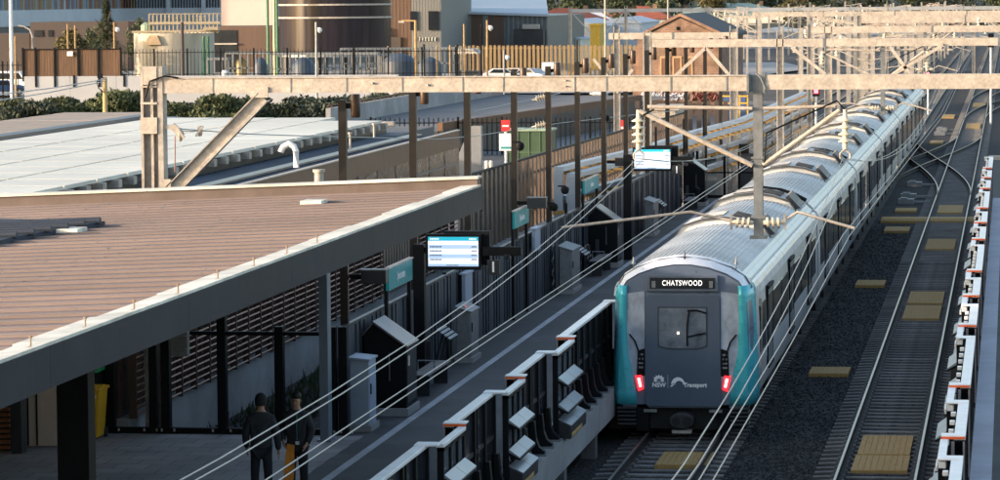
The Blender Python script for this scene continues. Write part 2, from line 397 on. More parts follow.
# timber / composite pads
pads=[('pad between the rails nearest the bottom edge, front half',(TX2-.55,TX2+.55,68.1,70.4)),('pad between the rails nearest the bottom edge, rear half',(TX2-.53,TX2+.53,70.5,73.6)),
 ('nearer of the pair of pads halfway up the clear track',(TX2-.53,TX2+.53,100.2,104.5)),('farther of the pair of pads halfway up the clear track',(TX2-.53,TX2+.53,105.2,109.4)),
 ('pad between the rails past the pair',(TX2-.53,TX2+.53,127.5,132.8)),('pad between the rails just past the orange cable trough',(TX2-.53,TX2+.53,148.6,154)),
 ('short plank pad on ballast beside the train, nearest of three',(-4.87,-3.9,85.5,87.1)),('short plank pad on ballast beside the train, middle of three',(-4.87,-3.95,111.6,113.7)),
 ('short plank pad on ballast beside the train, just before the trough',(-4.87,-3.9,137.2,139.8)),('pad lying just beyond the trough beside the train',(-4.85,-3.95,149.8,152)),
 ('pad under the nose of the train between its rails',(-6.95,-5.9,68.6,70.6)),('pad on the clear track just beyond the crossover',(TX2-.5,TX2+.5,241,250)),('pad on the clear track farthest beyond the crossover',(TX2-.5,TX2+.5,286,296)),
 ('pad between the tracks at the far end of the crossover',(-4.9,-4.1,217,221)),('pad beside the far end of the train',(-5.0,-4.1,262,268))]
for lab,(a,b_,c,d) in pads:
    m=MB(); m.box(a,b_,c,d,-.2,-.12); n=9
    for k in range(n): m.box(a+(b_-a)*(k+.04)/n,a+(b_-a)*(k+.96)/n,c+.03,d-.03,-.12,-.108)
    G('track_pad',m,padm,'ochre '+lab,'track pad','ochre pads on the tracks',base=((a+b_)/2,c,-.2))
m=MB(); m.box(-5.2,-1.1,143.,145.6,-.2,-.09); m.box(-5.2,-1.1,143.6,145.,-.09,-.06)
G('cable_trough',m,padm,'long ochre cable trough crossing the clear track before the crossover','cable trough',base=(-3,144,-.2))
m=MB()
for k in range(26):
    y=139+k*1.1; 
    if k%3!=2: m.box(-5.0+.3*math.sin(k),-4.3,y,y+.5,-.2,-.02+.04*(k%2))
for k,(y,lab) in enumerate(((156,'grey point motor box beside the near end of the crossover'),(160,'second grey point motor box beside the crossover'),(170,'third grey point motor box beside the crossover'),(231,'grey point motor box at the far end of the crossover'),(238,'pale point motor box past the far end of the crossover'))):
    m=MB(); m.box(-4.9,-4.2,y,y+.8,-.2,.02); m.box(-4.8,-4.5,y+.1,y+.7,.02,.08); m.box(-4.2,-3.5,y+.2,y+.3,-.15,-.08); m.box(-4.2,-3.5,y+.5,y+.6,-.15,-.08)
    G('point_motor',m,galvd,lab,'point motor','point motors of the crossover',base=(-4.5,y,-.2))
# ================= PLATFORM SCREEN GATES =================
# local frame: y along the platform from 0; x grows away from the track; sg=+1: left platform (x outwards = -X)
def gate_long(name,L,sg,root_x,y,label,group):
    """dark sliding-door section: set back from the track, white cap, orange end face"""
    t=T(name,label,'platform gate',(root_x,y,PZ),group)
    def bx(m,a,b,y0,y1,z0,z1):  # a,b metres back from the track-side line
        xs=sorted((-sg*a,-sg*b)); return m.box(xs[0],xs[1],y0,y1,z0,z1)
    m=MB(); n=int(round(L/1.08))
    for k in range(n+1):
        yy=L*k/n; w=.13
        bx(m,.12,.26,max(0,yy-w/2),min(L,yy+w/2),0,1.6)
    for k in range(n):
        if k%2==0: bx(m,.14,.24,L*(k+.3)/n,L*(k+.36)/n,0.02,1.58)
    m.build('post',blackm,t,world=False,bev=.008)
    m=MB(); bx(m,.17,.21,.03,L-.03,.12,1.57); m.build('door_leaf',glassd,t,world=False)
    m=MB(); bx(m,.15,.23,.05,L-.05,.0,.18); bx(m,.15,.23,.05,L-.05,.86,.93); m.build('rail',darkm,t,world=False)
    m=MB(); bx(m,.12,.29,0.012,L,1.60,1.655); m.build('cap',capm,t,world=False,bev=.006)
    m=MB(); bx(m,-.07,.28,-.008,.0,1.615,1.652); m.build('end_face',orangem,t,world=False); m=MB(); bx(m,.08,.28,.0,.012,.1,1.58); m.build('end_panel',M('pink_grey_end',(.30,.25,.25),.5),t,world=False)
    m=MB(); bx(m,-.07,.29,.0,.30,1.645,1.672); bx(m,-.07,.29,L-.36,L,1.645,1.672); m.build('corner_cap',capm,t,world=False,bev=.006)
    m=MB()
    for k in range(n+1):
        yy=min(max(L*k/n,.1),L-.1)
        prof=[(.14,0),(-.12,0),(-.12,.08),(-.02,.16),(.03,.3),(.06,.62),(.14,.62)]
        m.prism([(-sg*a,b) for a,b in prof],'y',yy-.09,yy+.09)
    m.build('foot',blackm,t,world=False,bev=.01)
    m=MB()
    for k in range(n+1):
        yy=min(max(L*k/n,.1),L-.1); bx(m,-.16,.16,yy-.16,yy+.16,0.0,.03)
    m.build('base_plate',galvd,t,world=False)
    return t
def gate_short(name,L,sg,root_x,y,label,group):
    """fixed glazed panel at the track side with sloping ledges"""
    t=T(name,label,'platform gate',(root_x,y,PZ),group)
    def bx(m,a,b,y0,y1,z0,z1):
        xs=sorted((-sg*a,-sg*b)); return m.box(xs[0],xs[1],y0,y1,z0,z1)
    m=MB()
    for yy in (0.05,L*.36,L*.68,L-.05): bx(m,-.07,.03,yy-.05,yy+.05,0,1.56)
    bx(m,-.07,.03,.0,L,1.5,1.56); bx(m,-.07,.03,0,L,0,.1)
    m.build('frame',blackm,t,world=False,bev=.006)
    m=MB(); bx(m,-.03,-.01,.1,L-.1,.1,1.5); m.build('glass_panel',glassg,t,world=False)
    m=MB(); bx(m,-.08,.04,-.01,L+.01,1.565,1.62); m.build('cap',capm,t,world=False,bev=.006)
    for z in (1.12,.62):
        m=MB(); pr=[(-.07,z-.02),(-.25,z-.12),(-.25,z-.10),(-.07,z+.03)]; m.prism([(-sg*a,b) for a,b in pr],'y',.06,L*.5-.01); m.prism([(-sg*a,b) for a,b in pr],'y',L*.5+.01,L-.06)
        m.build('ledge',M('ledge_metal',(.30,.33,.36),.35,.4,.12,3),t,world=False)
        m=MB(); pr=[(-.07,z-.08),(-.255,z-.155),(-.255,z-.125),(-.07,z-.03)]; m.prism([(-sg*a,b) for a,b in pr],'y',.05,L-.05); m.build('ledge_edge',blackm,t,world=False)
    m=MB(); pr=[(-.07,.0),(-.30,-.0),(-.30,.24),(-.07,.36)]; m.prism([(-sg*a,b) for a,b in pr],'y',.05,L-.05); m.build('equipment_box',darkm,t,world=False,bev=.01)
    m=MB(); pr=[(-.07,.363),(-.31,.243),(-.31,.26),(-.07,.38)]; m.prism([(-sg*a,b) for a,b in pr],'y',.05,L*.5-.01); m.prism([(-sg*a,b) for a,b in pr],'y',L*.5+.01,L-.05); m.build('box_lid',MATS['ledge_metal'],t,world=False)
    m=MB(); bx(m,-.305,-.30,.2,L*.7,.02,.10); m.build('label_strip',padm,t,world=False)
    return t
ords=['first','second','third','fourth','fifth','sixth','seventh','eighth','ninth','tenth','eleventh','twelfth','thirteenth']
Ls=[(46.3,4.4,0),(50.85,2.1,1),(53.0,4.5,0),(57.6,2.05,1),(59.7,4.3,0),(64.1,2.5,1),(66.65,8.2,0),(74.95,2.1,1),(77.1,4.4,0)]
cnt=[0,0]
proto={}
desc={0:'dark sliding gate section with orange end, train side',1:'glazed gate panel with sloping ledges, train side'}
place_l={0:['cut by the picture bottom','second from the bottom edge','third from the bottom edge','long one ending beside the train nose','beside the train, mostly hidden by it'],1:['nearest the bottom edge','second from the bottom edge','closest to the train nose','beside the train cab, mostly hidden']}
for y,L,k in Ls:
    lab=desc[k]+', '+place_l[k][cnt[k]]; cnt[k]+=1
    (gate_long if k==0 else gate_short)('platform_gate',L,1,-8.36,y,lab,'gates along the train platform edge')
cnt=[0,0]; y=45.2; seq=[]
pat=[(4.6,0),(2.2,1),(4.6,0),(2.2,1),(8.4,0),(2.3,1)]
i=0
while y<138:
    L,k=pat[i%6]; seq.append((y,L,k)); y+=L+.03; i+=1
protos={}
for y,L,k in seq:
    lab=('%s %s from the frame bottom, opposite platform'%((ords+['fourteenth','fifteenth','sixteenth','seventeenth','eighteenth','nineteenth','twentieth','last but one','last'])[cnt[k]],'long sliding gate with orange end' if k==0 else 'short ledged gate panel')); cnt[k]+=1
    if (L,k) not in protos:
        t=(gate_long if k==0 else gate_short)('platform_gate',L,-1,-.93,y,lab,'gates along the opposite platform edge'); freeze(t); protos[(L,k)]=t
        # white track-side boxes seen from above
        m=MB()
        if k==0:
            for q in (.0,L-.3): m.box(-.06,.05,q,q+.28,1.52,1.63)
            for q in range(1,int(L/1.1)): m.box(.02,.1,q*1.1,q*1.1+.12,1.55,1.62)
        else: m.box(-.11,-.07,.1,L*.4,1.42,1.5)
        m.build('hood',capm,t,world=False,bev=.01); freeze(t)
    else:
        copy_tree(protos[(L,k)],loc=(-.93,y,PZ),label=lab)
# ================= PLATFORM BACK WALL AND FRAMES =================
WX=-12.62
def wall_run(y0,y1,lab):
    t=T('platform_screen_wall',lab,'wall',(WX,y0,PZ),'dark panelled wall along the back of the platform')
    m=MB(); y=y0
    while y<y1-.01:
        w=min(.9,y1-y); m.box(WX-.03,WX+.02,y+.008,y+w-.008,PZ,2.86); m.box(WX+.02,WX+.045,y+w*.5-.02,y+w*.5+.02,PZ+.05,2.84)
        y+=.9
    m.build('panel',panelm,t)
    m=MB(); y=y0
    while y<y1: m.box(WX-.06,WX+.05,y-.035,y+.035,PZ,2.9); y+=1.8
    m.box(WX-.05,WX+.045,y0,y1,2.865,2.91)
    m.build('frame',darkm,t)
    return t
for a,b,l in ((65.4,82.,'dark blue grey panelled wall behind the white cabinet and first screen'),(82.05,106.,'dark panelled wall section behind the second bench'),(106.05,141.,'far dark panelled wall section behind the second screen')): wall_run(a,b,l)
# end frame of concourse
t=T('concourse_end_frame','black steel frame railing across the back of the concourse floor','railing',(-15,64.4,PZ))
m=MB(); m.box(-18.2,-12.6,64.36,64.5,.80,1.06); m.build('bottom_rail',blackm,t)
m=MB(); m.box(-16.1,-12.75,64.38,64.47,2.83,2.9); m.build('top_rail',blackm,t)
for xa in (108.5,151.5,164,220.5,278,331,342):
    X=gx(xa,64.4); w=.16 if xa not in (151.5,) else .14
    m=MB(); m.box(X-w/2-.005,X+w/2,64.33,64.53,PZ,3.0 if xa>225 else 5.2); m.build('post',blackm,t)
    m=MB()
    for q in (-.17,.17): m.lathe([(.022,0),(.022,.05)],(X+q,64.3,PZ+.05),8)
    m.build('bolt',galv,t)
m=MB(); m.box(gx(171,64.2),gx(187,64.2),64.1,64.3,2.45,2.92)
for k in range(5): m.box(gx(172,64.2),gx(186,64.2),64.06,64.1,2.5+k*.08,2.54+k*.08)
G('junction_box',m,galvd,'grey ribbed box fixed high on the black frame under the canopy','equipment box',base=(gx(179,64.2),64.2,2.45))
# ---------------- service building / louvre wall ----------------
t=T('service_building','long low service building with white panel roof and bronze cladding behind the canopy','building',(-20,85,0))
LB=M('canopy_column_blue_grey',(.16,.20,.25),.45,.2,.15,2)
SX=-16.6
m=MB(); m.box(SX-.4,SX,64.5,104.6,-.34,1.2); m.build('concrete_base',conc,t)
m=MB(); m.box(SX-13.3,SX-.2,64.6,104.4,1.2,4.85); m.build('core_wall',bronzed,t)
# louvres
def louvres(y0,y1,z0,z1,par):
    m=MB(); z=z0+.03
    while z<z1-.05:
        y=y0
        while y<y1: 
            e=min(y+1.18,y1); m.bar((SX+.10,y+.03,z+.03),(SX+.10,e-.03,z+.03),.125,.03,up=(-.55,0,1)); y+=1.25
        z+=.135
    m.build('louvre_panel',woodl,par)
    m=MB(); y=y0
    while y<=y1+.01: m.box(SX+.02,SX+.16,y-.03,y+.03,z0,z1); y+=1.25
    m.build('louvre_post',M('louvre_post_brown',(.075,.04,.032),.6),par)
louvres(64.6,91.2,1.2,3.2,t); louvres(97.0,104.4,1.2,2.9,t)
m=MB()
for k in range(13): m.box(SX+.02,SX+.12,91.5+k*.42,91.5+k*.42+.26,1.25,3.2)
m.build('slat',slatm,t)
# bronze cladding of the upper wall in vertical sheets, and sloped fascia
m=MB(); y=64.6; k=0
while y<104.3:
    m.box(SX-.15,SX+.01+.012*(k%2),y+.01,y+1.39,3.25,4.6); y+=1.4; k+=1
m.build('bronze_panel',bronzed,t)
m=MB(); m.box(SX-.1,SX+.06,64.6,104.5,4.12,4.15); m.build('horizontal_joint',galvd,t)
m=MB(); y=64.6
while y<104.5: m.prism([(SX-.1,4.62),(SX+.16,4.62),(SX+.10,5.12),(SX-.1,5.12)],'y',y+.005,min(y+5.4,104.6)-.005); y+=5.4
m.build('fascia',bronzem,t)
m=MB(); m.prism([(SX+.0,5.121),(SX+.13,5.121),(SX+.13,5.15),(SX+.0,5.15)],'y',64.6,104.7); m.build('fascia_cap',galvp,t)
m=MB(); m.box(SX-2.4,SX-.01,64.6,104.5,4.86,4.98); m.build('gutter_roof',M('gutter_blue_grey',(.045,.06,.09),.7,.0,.2,1,stain=.3,spec=.08),t)
m=MB(); m.bar((SX-1.1,65,5.02),(SX-1.1,104,5.02),.34,.05)
m.build('translucent_strip',M('rooflight_strip',(.26,.25,.21),.4,0,.4,2.5,stretch=(1,.3,1)),t)
# white panel roof
wx0,wx1=-19.1,-26.9
for r_ in range(4):
    m=MB()
    for c in range(17):
        xa=wx0+(wx1-wx0)*r_/4; xb=wx0+(wx1-wx0)*(r_+1)/4; ya=64.2+c*2.62
        if ya<106+r_: m.box(xb+.04,xa-.04,ya+.05,ya+2.57,5.30+r_*.006,5.38+r_*.006)
    m.build('white_roof_panel',whitep,t)
m=MB(); c=0
while 64.2+c*1.31<108:
    m.box(wx0-.3,wx0+.10,64.2+c*1.31,64.2+c*1.31+.3,5.12,5.295); c+=1
m.build('edge_bracket',galv,t)
m=MB(); m.box(wx1,wx0-.32,64.4,108.5,4.9,5.24); m.build('under_deck',darkm,t)
m=MB(); m.box(-27.5,-27.0,62,112.5,5.0,5.3); m.box(-28.1,-27.55,62,112.5,5.1,5.42); m.build('ridge_gutter',M('gutter_dark',(.06,.075,.10),.4,.3,.2,2),t)
m=MB()
for c in range(34): m.box(-31.6,-28.15,64+c*1.5,65.46+c*1.5,5.3,5.36+.006*(c%2))
m.build('beige_roof_sheet',M('beige_roof',(.40,.31,.24),.6,0,.15,1,stain=.15),t)
m=MB(); m.box(-32,-18.8,104.5,114,-.3,4.9); m.build('rear_core',concd,t)
# gooseneck vent on the roof
c=aty(296,151,83.5); m=MB(); m.tube([c+Vector((0,0,-.4)),c+Vector((0,0,.0)),c+Vector((-.05,0,.12)),c+Vector((-.18,0,.18)),c+Vector((-.32,0,.10)),c+Vector((-.38,0,-.02))],.075,12)
G('roof_vent',m,whitem,'white gooseneck vent pipe on the service building roof edge','vent pipe',smooth=True,base=(c.x,c.y,4.98))
for k,(px,py,Y,h) in enumerate(((96,193,66,.35),(350,134,94,.4),(374,125,95,.35))):
    c=aty(px,py,Y); m=MB(); m.lathe([(.03,0),(.03,h)],(c.x,c.y,c.z-h),8); m.lathe([(.06,0),(.06,.05)],(c.x,c.y,c.z),8)
    G('roof_pipe',m,galvp,['thin capped pipe on the near end of the gutter roof','thin capped pipe right of the gooseneck vent','thin capped pipe near the right end of the white roof'][k],'vent pipe','thin vent pipes',base=(c.x,c.y,c.z-h))
c=aty(319,172,64.9); m=MB(); m.lathe([(.09,-1.2),(.09,0),(.12,0),(.12,.05)],(c.x,c.y,c.z),14)
G('vent_stack',m,galvp,'short galvanised stack standing behind the canopy edge','vent pipe',smooth=True,base=(c.x,c.y,c.z-1.2))
# vertical slat fence beyond the service building
def slat_fence(x0,x1,y0,y1,z0,za,zb,lab,step=.95,w=.42,mat=slatm,cap=True,back=True):
    t=T('slat_fence',lab,'fence',((x0+x1)/2,y0,z0)); n=int((y1-y0)/step); m=MB()
    for k in range(n):
        f=k/n; x=x0+(x1-x0)*f; y=y0+(y1-y0)*f; z1=za+(zb-za)*f; m.box(x-.04,x+.04,y,y+w,z0,z1)
    m.build('slat',mat,t)
    m=MB()
    for k in range(n):
        f=(k+.72)/n; x=x0+(x1-x0)*f; y=y0+(y1-y0)*f; m.box(x-.12,x-.06,y-.15,y+.12,z0,za+(zb-za)*f-.03)
    m.build('fence_post',blackm,t)
    if cap: m=MB(); m.bar((x0-.03,y0,za+.03),(x1-.03,y1,zb+.03),.12,.06); m.build('top_rail',blackm,t)
    m=MB(); m.bar((x0-.15,y0,z0+.6),(x1-.15,y1,z0+.6),.05,.08); m.bar((x0-.15,y0,za-.5),(x1-.15,y1,zb-.5),.05,.08); m.build('rail',darkm,t)
    return t
slat_fence(-16.5,-16.3,105,178,1.15,3.65,3.15,'long fence of upright brown slats between platform and service road')
m=MB(); m.box(-16.75,-16.0,104.7,178,-.34,1.15); G('retaining_wall',m,conc,'low concrete upstand below the upright brown slats','wall',base=(-16.4,104.7,0))
# ================= CANOPY =================
t=T('platform_canopy','large brown ribbed canopy roof with cream edge and grey fascia at lower left','canopy',(-15,45,PZ))
CX0,CX1,CY0,CY1=-9.57,-28.,22.,63.1
def cz(x): return 5.7+(x+9.57)*.037
m=MB(); m.prism([(CX0-.35,cz(CX0)-.03),(CX1,cz(CX1)-.03),(CX1,cz(CX1)-.15),(CX0-.35,cz(CX0)-.15)],'y',CY0,CY1); m.build('roof_sheet',roofb,t)
m=MB(); y=CY0+.3; k=0
while y<CY1-.35:
    h=.03 if k%2==0 else .014; w=.05 if k%2==0 else .10; x1=-28
    m.prism([(CX0-.4,cz(CX0)-.03),(x1,cz(x1)-.03),(x1,cz(x1)-.03+h),(CX0-.4,cz(CX0)-.03+h)],'y',y-w/2,y+w/2); y+=.41; k+=1
m.build('roof_rib',roofb,t)
for xx in (-12.6,-16.4,-20.2):
    m=MB(); m.prism([(xx,cz(xx)-.03),(xx+.05,cz(xx)-.03),(xx+.05,cz(xx)-.012),(xx,cz(xx)-.012)],'y',CY0,CY1-.1); m.build('sheet_lap',MATS['brown_roof_sheet'],t)
m=MB(); rq=random.Random(3)
for k in range(260):
    yy=CY0+.3+.82*rq.randrange(0,49); xx=rq.uniform(-24,CX0-.5); m.box(xx-.02,xx+.02,yy-.03,yy+.03,cz(xx),cz(xx)+.012)
m.build('screw_row',galvd,t)
m=MB(); y=CY0
while y<CY1: m.prism([(CX0+.02,5.72),(CX0-.33-.03*math.sin(y*3),5.70),(CX0-.33-.03*math.sin(y*3),5.73),(CX0+.02,5.755)],'y',y,min(y+3.0,CY1)-.006); y+=3.
m.build('edge_flashing',cream,t)
m=MB(); y=CY0
while y<CY1:
    m.prism([(CX0+.03,5.72),(CX0-.12,5.70),(CX0-.12,5.26),(CX0+.03,5.29)],'y',y+.004,min(y+6.,CY1+.15)-.004); y+=6.
m.build('fascia',fascm,t)
m=MB(); m.prism([(CX0-.14,5.27),(CX0-3,5.17),(CX1,4.9),(CX1,4.86),(CX0-3,5.12),(CX0-.14,5.24)],'y',CY0,CY1); m.build('soffit',darkm,t)
m=MB()
x=CX0-.02
while x>CX1: 
    x2=max(x-3.1,CX1); m.prism([(x-.005,cz(x)+.16),(x2+.005,cz(x2)+.16),(x2+.005,cz(x2)+.20),(x-.005,cz(x)+.20)],'y',CY1-.05,CY1+.42); x=x2
m.build('parapet_cap',cream,t)
m=MB(); m.prism([(CX0-.05,cz(CX0)-.1),(CX1,cz(CX1)-.1),(CX1,cz(CX1)+.16),(CX0-.05,cz(CX0)+.16)],'y',CY1,CY1+.38); m.build('parapet_face',M('parapet_brown',(.15,.115,.10),.5,0,.2,1.5,spec=.3),t)
m=MB(); m.prism([(CX0+.03,5.26),(CX1,4.85),(CX1,cz(CX1)-.1),(CX0+.03,cz(CX0)-.05)],'y',CY1+.1,CY1+.34); m.build('rear_fascia',fascm,t)
# cable anchors along edge
for k in range(9):
    m=MB(); y=31.5+k*2.08; m.lathe([(.009,0),(.009,.10),(.018,.10),(.018,.12)],(CX0-.05,y,5.74),6); m.box(CX0-.08,CX0-.02,y-.03,y+.03,5.735,5.75); m.build('roof_anchor',M('anchor_tan',(.25,.18,.12),.6),t)
# dark corrugated sheet area at left
P=[atz(-6,211,5.62),atz(105,219,5.62),atz(60,230,5.55),atz(14,241,5.5),atz(-6,246,5.5)]
m=MB(); zt=5.45
pl=[(p.x,p.y) for p in P]
def zof(x): return cz(x)+.05
vs=[(x,y,zof(x)+.02) for x,y in pl]+[(x,y,zof(x)-.06) for x,y in pl]; n=len(pl)
m.add(vs,[tuple(range(n)),tuple(range(n,2*n))[::-1]]+[(i,(i+1)%n,n+(i+1)%n,n+i) for i in range(n)]); 
xe=lambda y: pl[3][0]+(pl[1][0]-pl[3][0])*(y-pl[3][1])/(pl[1][1]-pl[3][1])
m.build('dark_roof_sheet',roofd,t)
m=MB(); y=min(p[1] for p in pl[1:4])
while y<pl[1][1]:
    x1=xe(y); m.tube([(x1+.05,y,zof(x1)+.05),(-21,y,zof(-21)+.05)],.055,8); y+=.62
m.build('dark_roof_rib',roofd,t)
for k,(px,py) in enumerate(((73,229.5),(316,207))):
    c=atz(px,py,cz(-15)+.05); m=MB(); m.box(c.x-.22,c.x+.15,c.y-.3,c.y+.3,cz(c.x)+.0,cz(c.x)+.06)
    G('roof_fitting',m,cream,['small cream fitting on the canopy roof by the dark sheet','small cream fitting on the canopy roof near its far edge'][k],'roof fitting',base=(c.x,c.y,cz(c.x)))
# columns
def ccol(pxa,pxb,Y,z1,mat,lab):
    xa,xb=gx(pxa,Y),gx(pxb,Y); m=MB(); m.box(xa,xb,Y,Y+.35,PZ,z1); m.box(xa-.05,xb+.05,Y-.05,Y+.4,PZ,PZ+.04)
    G('canopy_column',m,mat,lab,'column','canopy columns',base=((xa+xb)/2,Y,PZ))
ccol(54,85.5,44,5.2,blackm,'wide black column under the canopy in front of the yellow bin')
ccol(318,326.5,63.4,5.25,LB,'slim grey steel column rising to the canopy behind the two people')
# building under the canopy at left
t=T('concourse_building','beige and louvred concourse building under the canopy at the left edge','building',(-22,60,PZ))
Yb=62.2
xs=[gx(p,Yb) for p in (19,24,25.5,33,34.5,54)]
m=MB(); m.box(-30,xs[5],Yb+.02,64.0,PZ+.02,4.75); m.build('wall',beige,t)
m=MB(); m.box(xs[1],xs[2],Yb,Yb+.03,PZ+.03,4.7); m.box(xs[3],xs[4],Yb,Yb+.03,PZ+.03,4.7); m.build('door_joint',blackm,t)
m=MB(); m.box(gx(20,Yb),xs[1],Yb,Yb+.03,PZ+.03,4.7); m.build('brown_panel',woodl,t)
m=MB(); m.box(-30,gx(8,61.6),61.6,Yb-.01,PZ+.02,4.7); m.box(-30,-20.5,24,59.6,PZ+.02,4.8); m.build('side_wall',darkm,t)  # second box is out of view, added to block low sun under the canopy
m=MB()
for k in range(34): m.box(-21,gx(6,61.5),61.5,61.58,PZ+.05+k*.1,PZ+.11+k*.1)
m.build('louvre',M('orange_brown_louvre',(.26,.10,.045),.6),t)
c0,c1=gx(8,61.2),gx(18,61.2)
m=MB(); m.box(c0,c1,61.2,61.55,PZ,PZ+2.2); G('dark_cabinet',m,darkm,'tall black cabinet at the left edge under the canopy','cabinet',base=(c0,61.2,PZ))
# bins
def bin_(x,y,lab,body,lid,h=1.0):
    t=T('wheelie_bin',lab,'bin',(x,y,PZ),'wheelie bins under the canopy')
    m=MB(); a=[(x-.23,y-.25),(x+.23,y-.25),(x+.23,y+.25),(x-.23,y+.25)]; b=[(x-.29,y-.3),(x+.29,y-.3),(x+.29,y+.33),(x-.29,y+.33)]
    m.add([(*p,PZ+.05) for p in a]+[(*p,PZ+h-.07) for p in b],[(3,2,1,0),(4,5,6,7),(0,1,5,4),(1,2,6,5),(2,3,7,6),(3,0,4,7)]); m.build('body',body,t,bev=.015)
    m=MB(); m.prism([(y-.36,PZ+h-.07),(y+.36,PZ+h-.07),(y+.36,PZ+h-.02),(y,PZ+h+.03),(y-.36,PZ+h-.03)],'x',x-.32,x+.32); m.build('lid',lid,t,bev=.012)
    for s in (-.27,.22): m=MB(); m.prism([(y+.3+.1*math.cos(k*.6),PZ+.1+.1*math.sin(k*.6)) for k in range(10)],'x',x+s,x+s+.05); m.build('wheel',rubber,t)
    m=MB(); m.tube([(x-.2,y+.4,PZ+h-.06),(x+.2,y+.4,PZ+h-.06)],.015); m.build('handle',rubber,t)
    m=MB(); m.box(x+.16,x+.22,y-.305,y-.295,PZ+h-.2,PZ+h-.15); m.build('sticker',whitem,t)
bin_(gx(86,63.5),63.5,'yellow wheelie bin standing beside the black column',binY,binY)
bin_(gx(84,64.15),64.15,'dark wheelie bin with green lid behind the yellow bin',blackm,green,1.28)
# ================= PLATFORM FURNITURE =================
def shelter(y,lab,L=1.25,x0=-12.55,x1=-11.72):
    t=T('help_point_shelter',lab,'shelter',((x0+x1)/2,y,PZ),'wedge roofed black shelters on the platform')
    zt,zr=2.83,2.33
    m=MB(); m.prism([(x0,PZ+.02),(x1,PZ+.02),(x1,zr-.03),(x0+.22,zt-.05),(x0,zt-.28)],'y',y+.02,y+L); m.build('body',blackm,t)
    m=MB(); m.prism([(x0+.18,zt-.045),(x1+.04,zr-.03),(x1+.04,zr+.01),(x0+.18,zt)],'y',y-.04,y+L+.05); m.prism([(x0-.03,zt-.3),(x0+.2,zt-.045),(x0+.18,zt),(x0-.05,zt-.27)],'y',y-.04,y+L+.05)
    m.build('roof',M('brushed_steel',(.17,.16,.17),.32,.7,.12,3,stretch=(1,8,1)),t)
    m=MB(); m.box(x1-.02,x1+.012,y+.1,y+L-.1,PZ+.25,zr-.12); m.build('side_panel',darkm,t)
    m=MB(); m.box(x0+.05,x1+.05,y-.05,y+L+.05,PZ,PZ+.16); m.build('plinth',conc,t,bev=.01)
    m=MB(); m.tube([(x0+.5,y,PZ+.7),(x0+.5,y-.03,PZ+1.2),(x0+.5,y,PZ+1.25)],.012,6); m.build('conduit',galvd,t)
    m=MB(); m.box(x1+.012,x1+.02,y+.15,y+.35,zr-.4,zr-.2); m.build('notice',galvp,t)
shelter(67.4,'wedge roofed black shelter beside the white cabinet and first bench'); shelter(104.8,'wedge roofed black shelter beyond the second bench'); shelter(135.5,'farthest wedge roofed black shelter at the platform end')
def bench(y,L,lab):
    t=T('platform_bench',lab,'bench',(-12.1,y,PZ),'benches along the platform wall')
    m=MB()
    for k in range(4): m.box(-12.2+k*.1,-12.12+k*.1,y,y+L,PZ+.43,PZ+.46)
    m.build('seat',M('bench_seat',(.20,.175,.17),.6,0,.15,4),t,bev=.004)
    m=MB()
    for k in range(4): m.bar((-12.24-.03*k,y+.0,PZ+.55+k*.1),(-12.24-.03*k,y+.9,PZ+.55+k*.1),.02,.085,up=(.3,0,1))
    m.build('backrest',MATS['bench_seat'],t)
    for yy in (y+.25,y+L-.3): m=MB(); m.box(-12.15,-11.85,yy,yy+.06,PZ,PZ+.43); m.box(-12.3,-12.2,yy,yy+.06,PZ+.35,PZ+.9); m.build('leg',darkm,t)
    m=MB(); m.tube([(-12.2,y+.9,PZ+.46),(-12.2,y+.9,PZ+.66),(-11.85,y+.9,PZ+.66),(-11.85,y+.9,PZ+.46)],.02,6); m.build('armrest',galvd,t)
bench(70.7,2.9,'timber slat bench beside the first wedge roofed shelter'); bench(101.6,2.8,'timber slat bench between leaning panel and second wedge roofed shelter'); bench(131.5,2.6,'farthest slat bench before the platform end shelter')
def cabinet(x0,x1,y0,y1,z1,lab,mat=galvp,slope=.1,red=False):
    t=T('equipment_cabinet',lab,'cabinet',((x0+x1)/2,y0,PZ),'pale equipment cabinets on the platform')
    m=MB(); m.prism([(x0,PZ+.12),(x1,PZ+.12),(x1,z1-slope),(x0,z1)],'y',y0,y1); m.build('body',mat,t,bev=.012)
    m=MB(); m.prism([(x0-.03,z1+.005),(x1+.03,z1-slope-.005),(x1+.03,z1-slope+.03),(x0-.03,z1+.04)],'y',y0-.04,y1+.04); m.build('lid',mat,t)
    m=MB(); m.box(x0-.03,x1+.05,y0-.08,y1+.05,PZ,PZ+.12); m.build('plinth',conc,t)
    m=MB(); m.box(x1,x1+.008,y0+.05,y1-.05,PZ+.2,z1-slope-.08); m.build('door',mat,t); 
    m=MB(); m.box(x1+.008,x1+.03,y0+.1,y0+.13,PZ+.7,PZ+.9); m.build('handle',blackm,t)
    if red:
        m=MB(); m.prism([(x0+.12,z1+.022),(x1-.1,z1-slope+.038),(x1-.1,z1-slope+.052),(x0+.12,z1+.036)],'y',y0+.2,y0+.6); m.build('sticker',redm,t)
cabW=M('pale_blue_cabinet',(.30,.36,.45),.45,.05,.12,2)
cabinet(-12.38,-12.02,65.0,65.75,2.33,'tall pale blue cabinet in front of the first black shelter',cabW,0.03)
cabinet(-12.3,-11.98,77.4,78.6,2.2,'grey cabinet with red sticker on its sloping lid under the first screen',galvd,.12,True)
cabinet(-12.3,-11.95,95.6,97.4,2.25,'grey cabinet standing before the second bench',galvd,.12)
cabinet(-12.3,-12.0,118.5,120.2,2.2,'far grey cabinet below the second screen',galvd,.12)
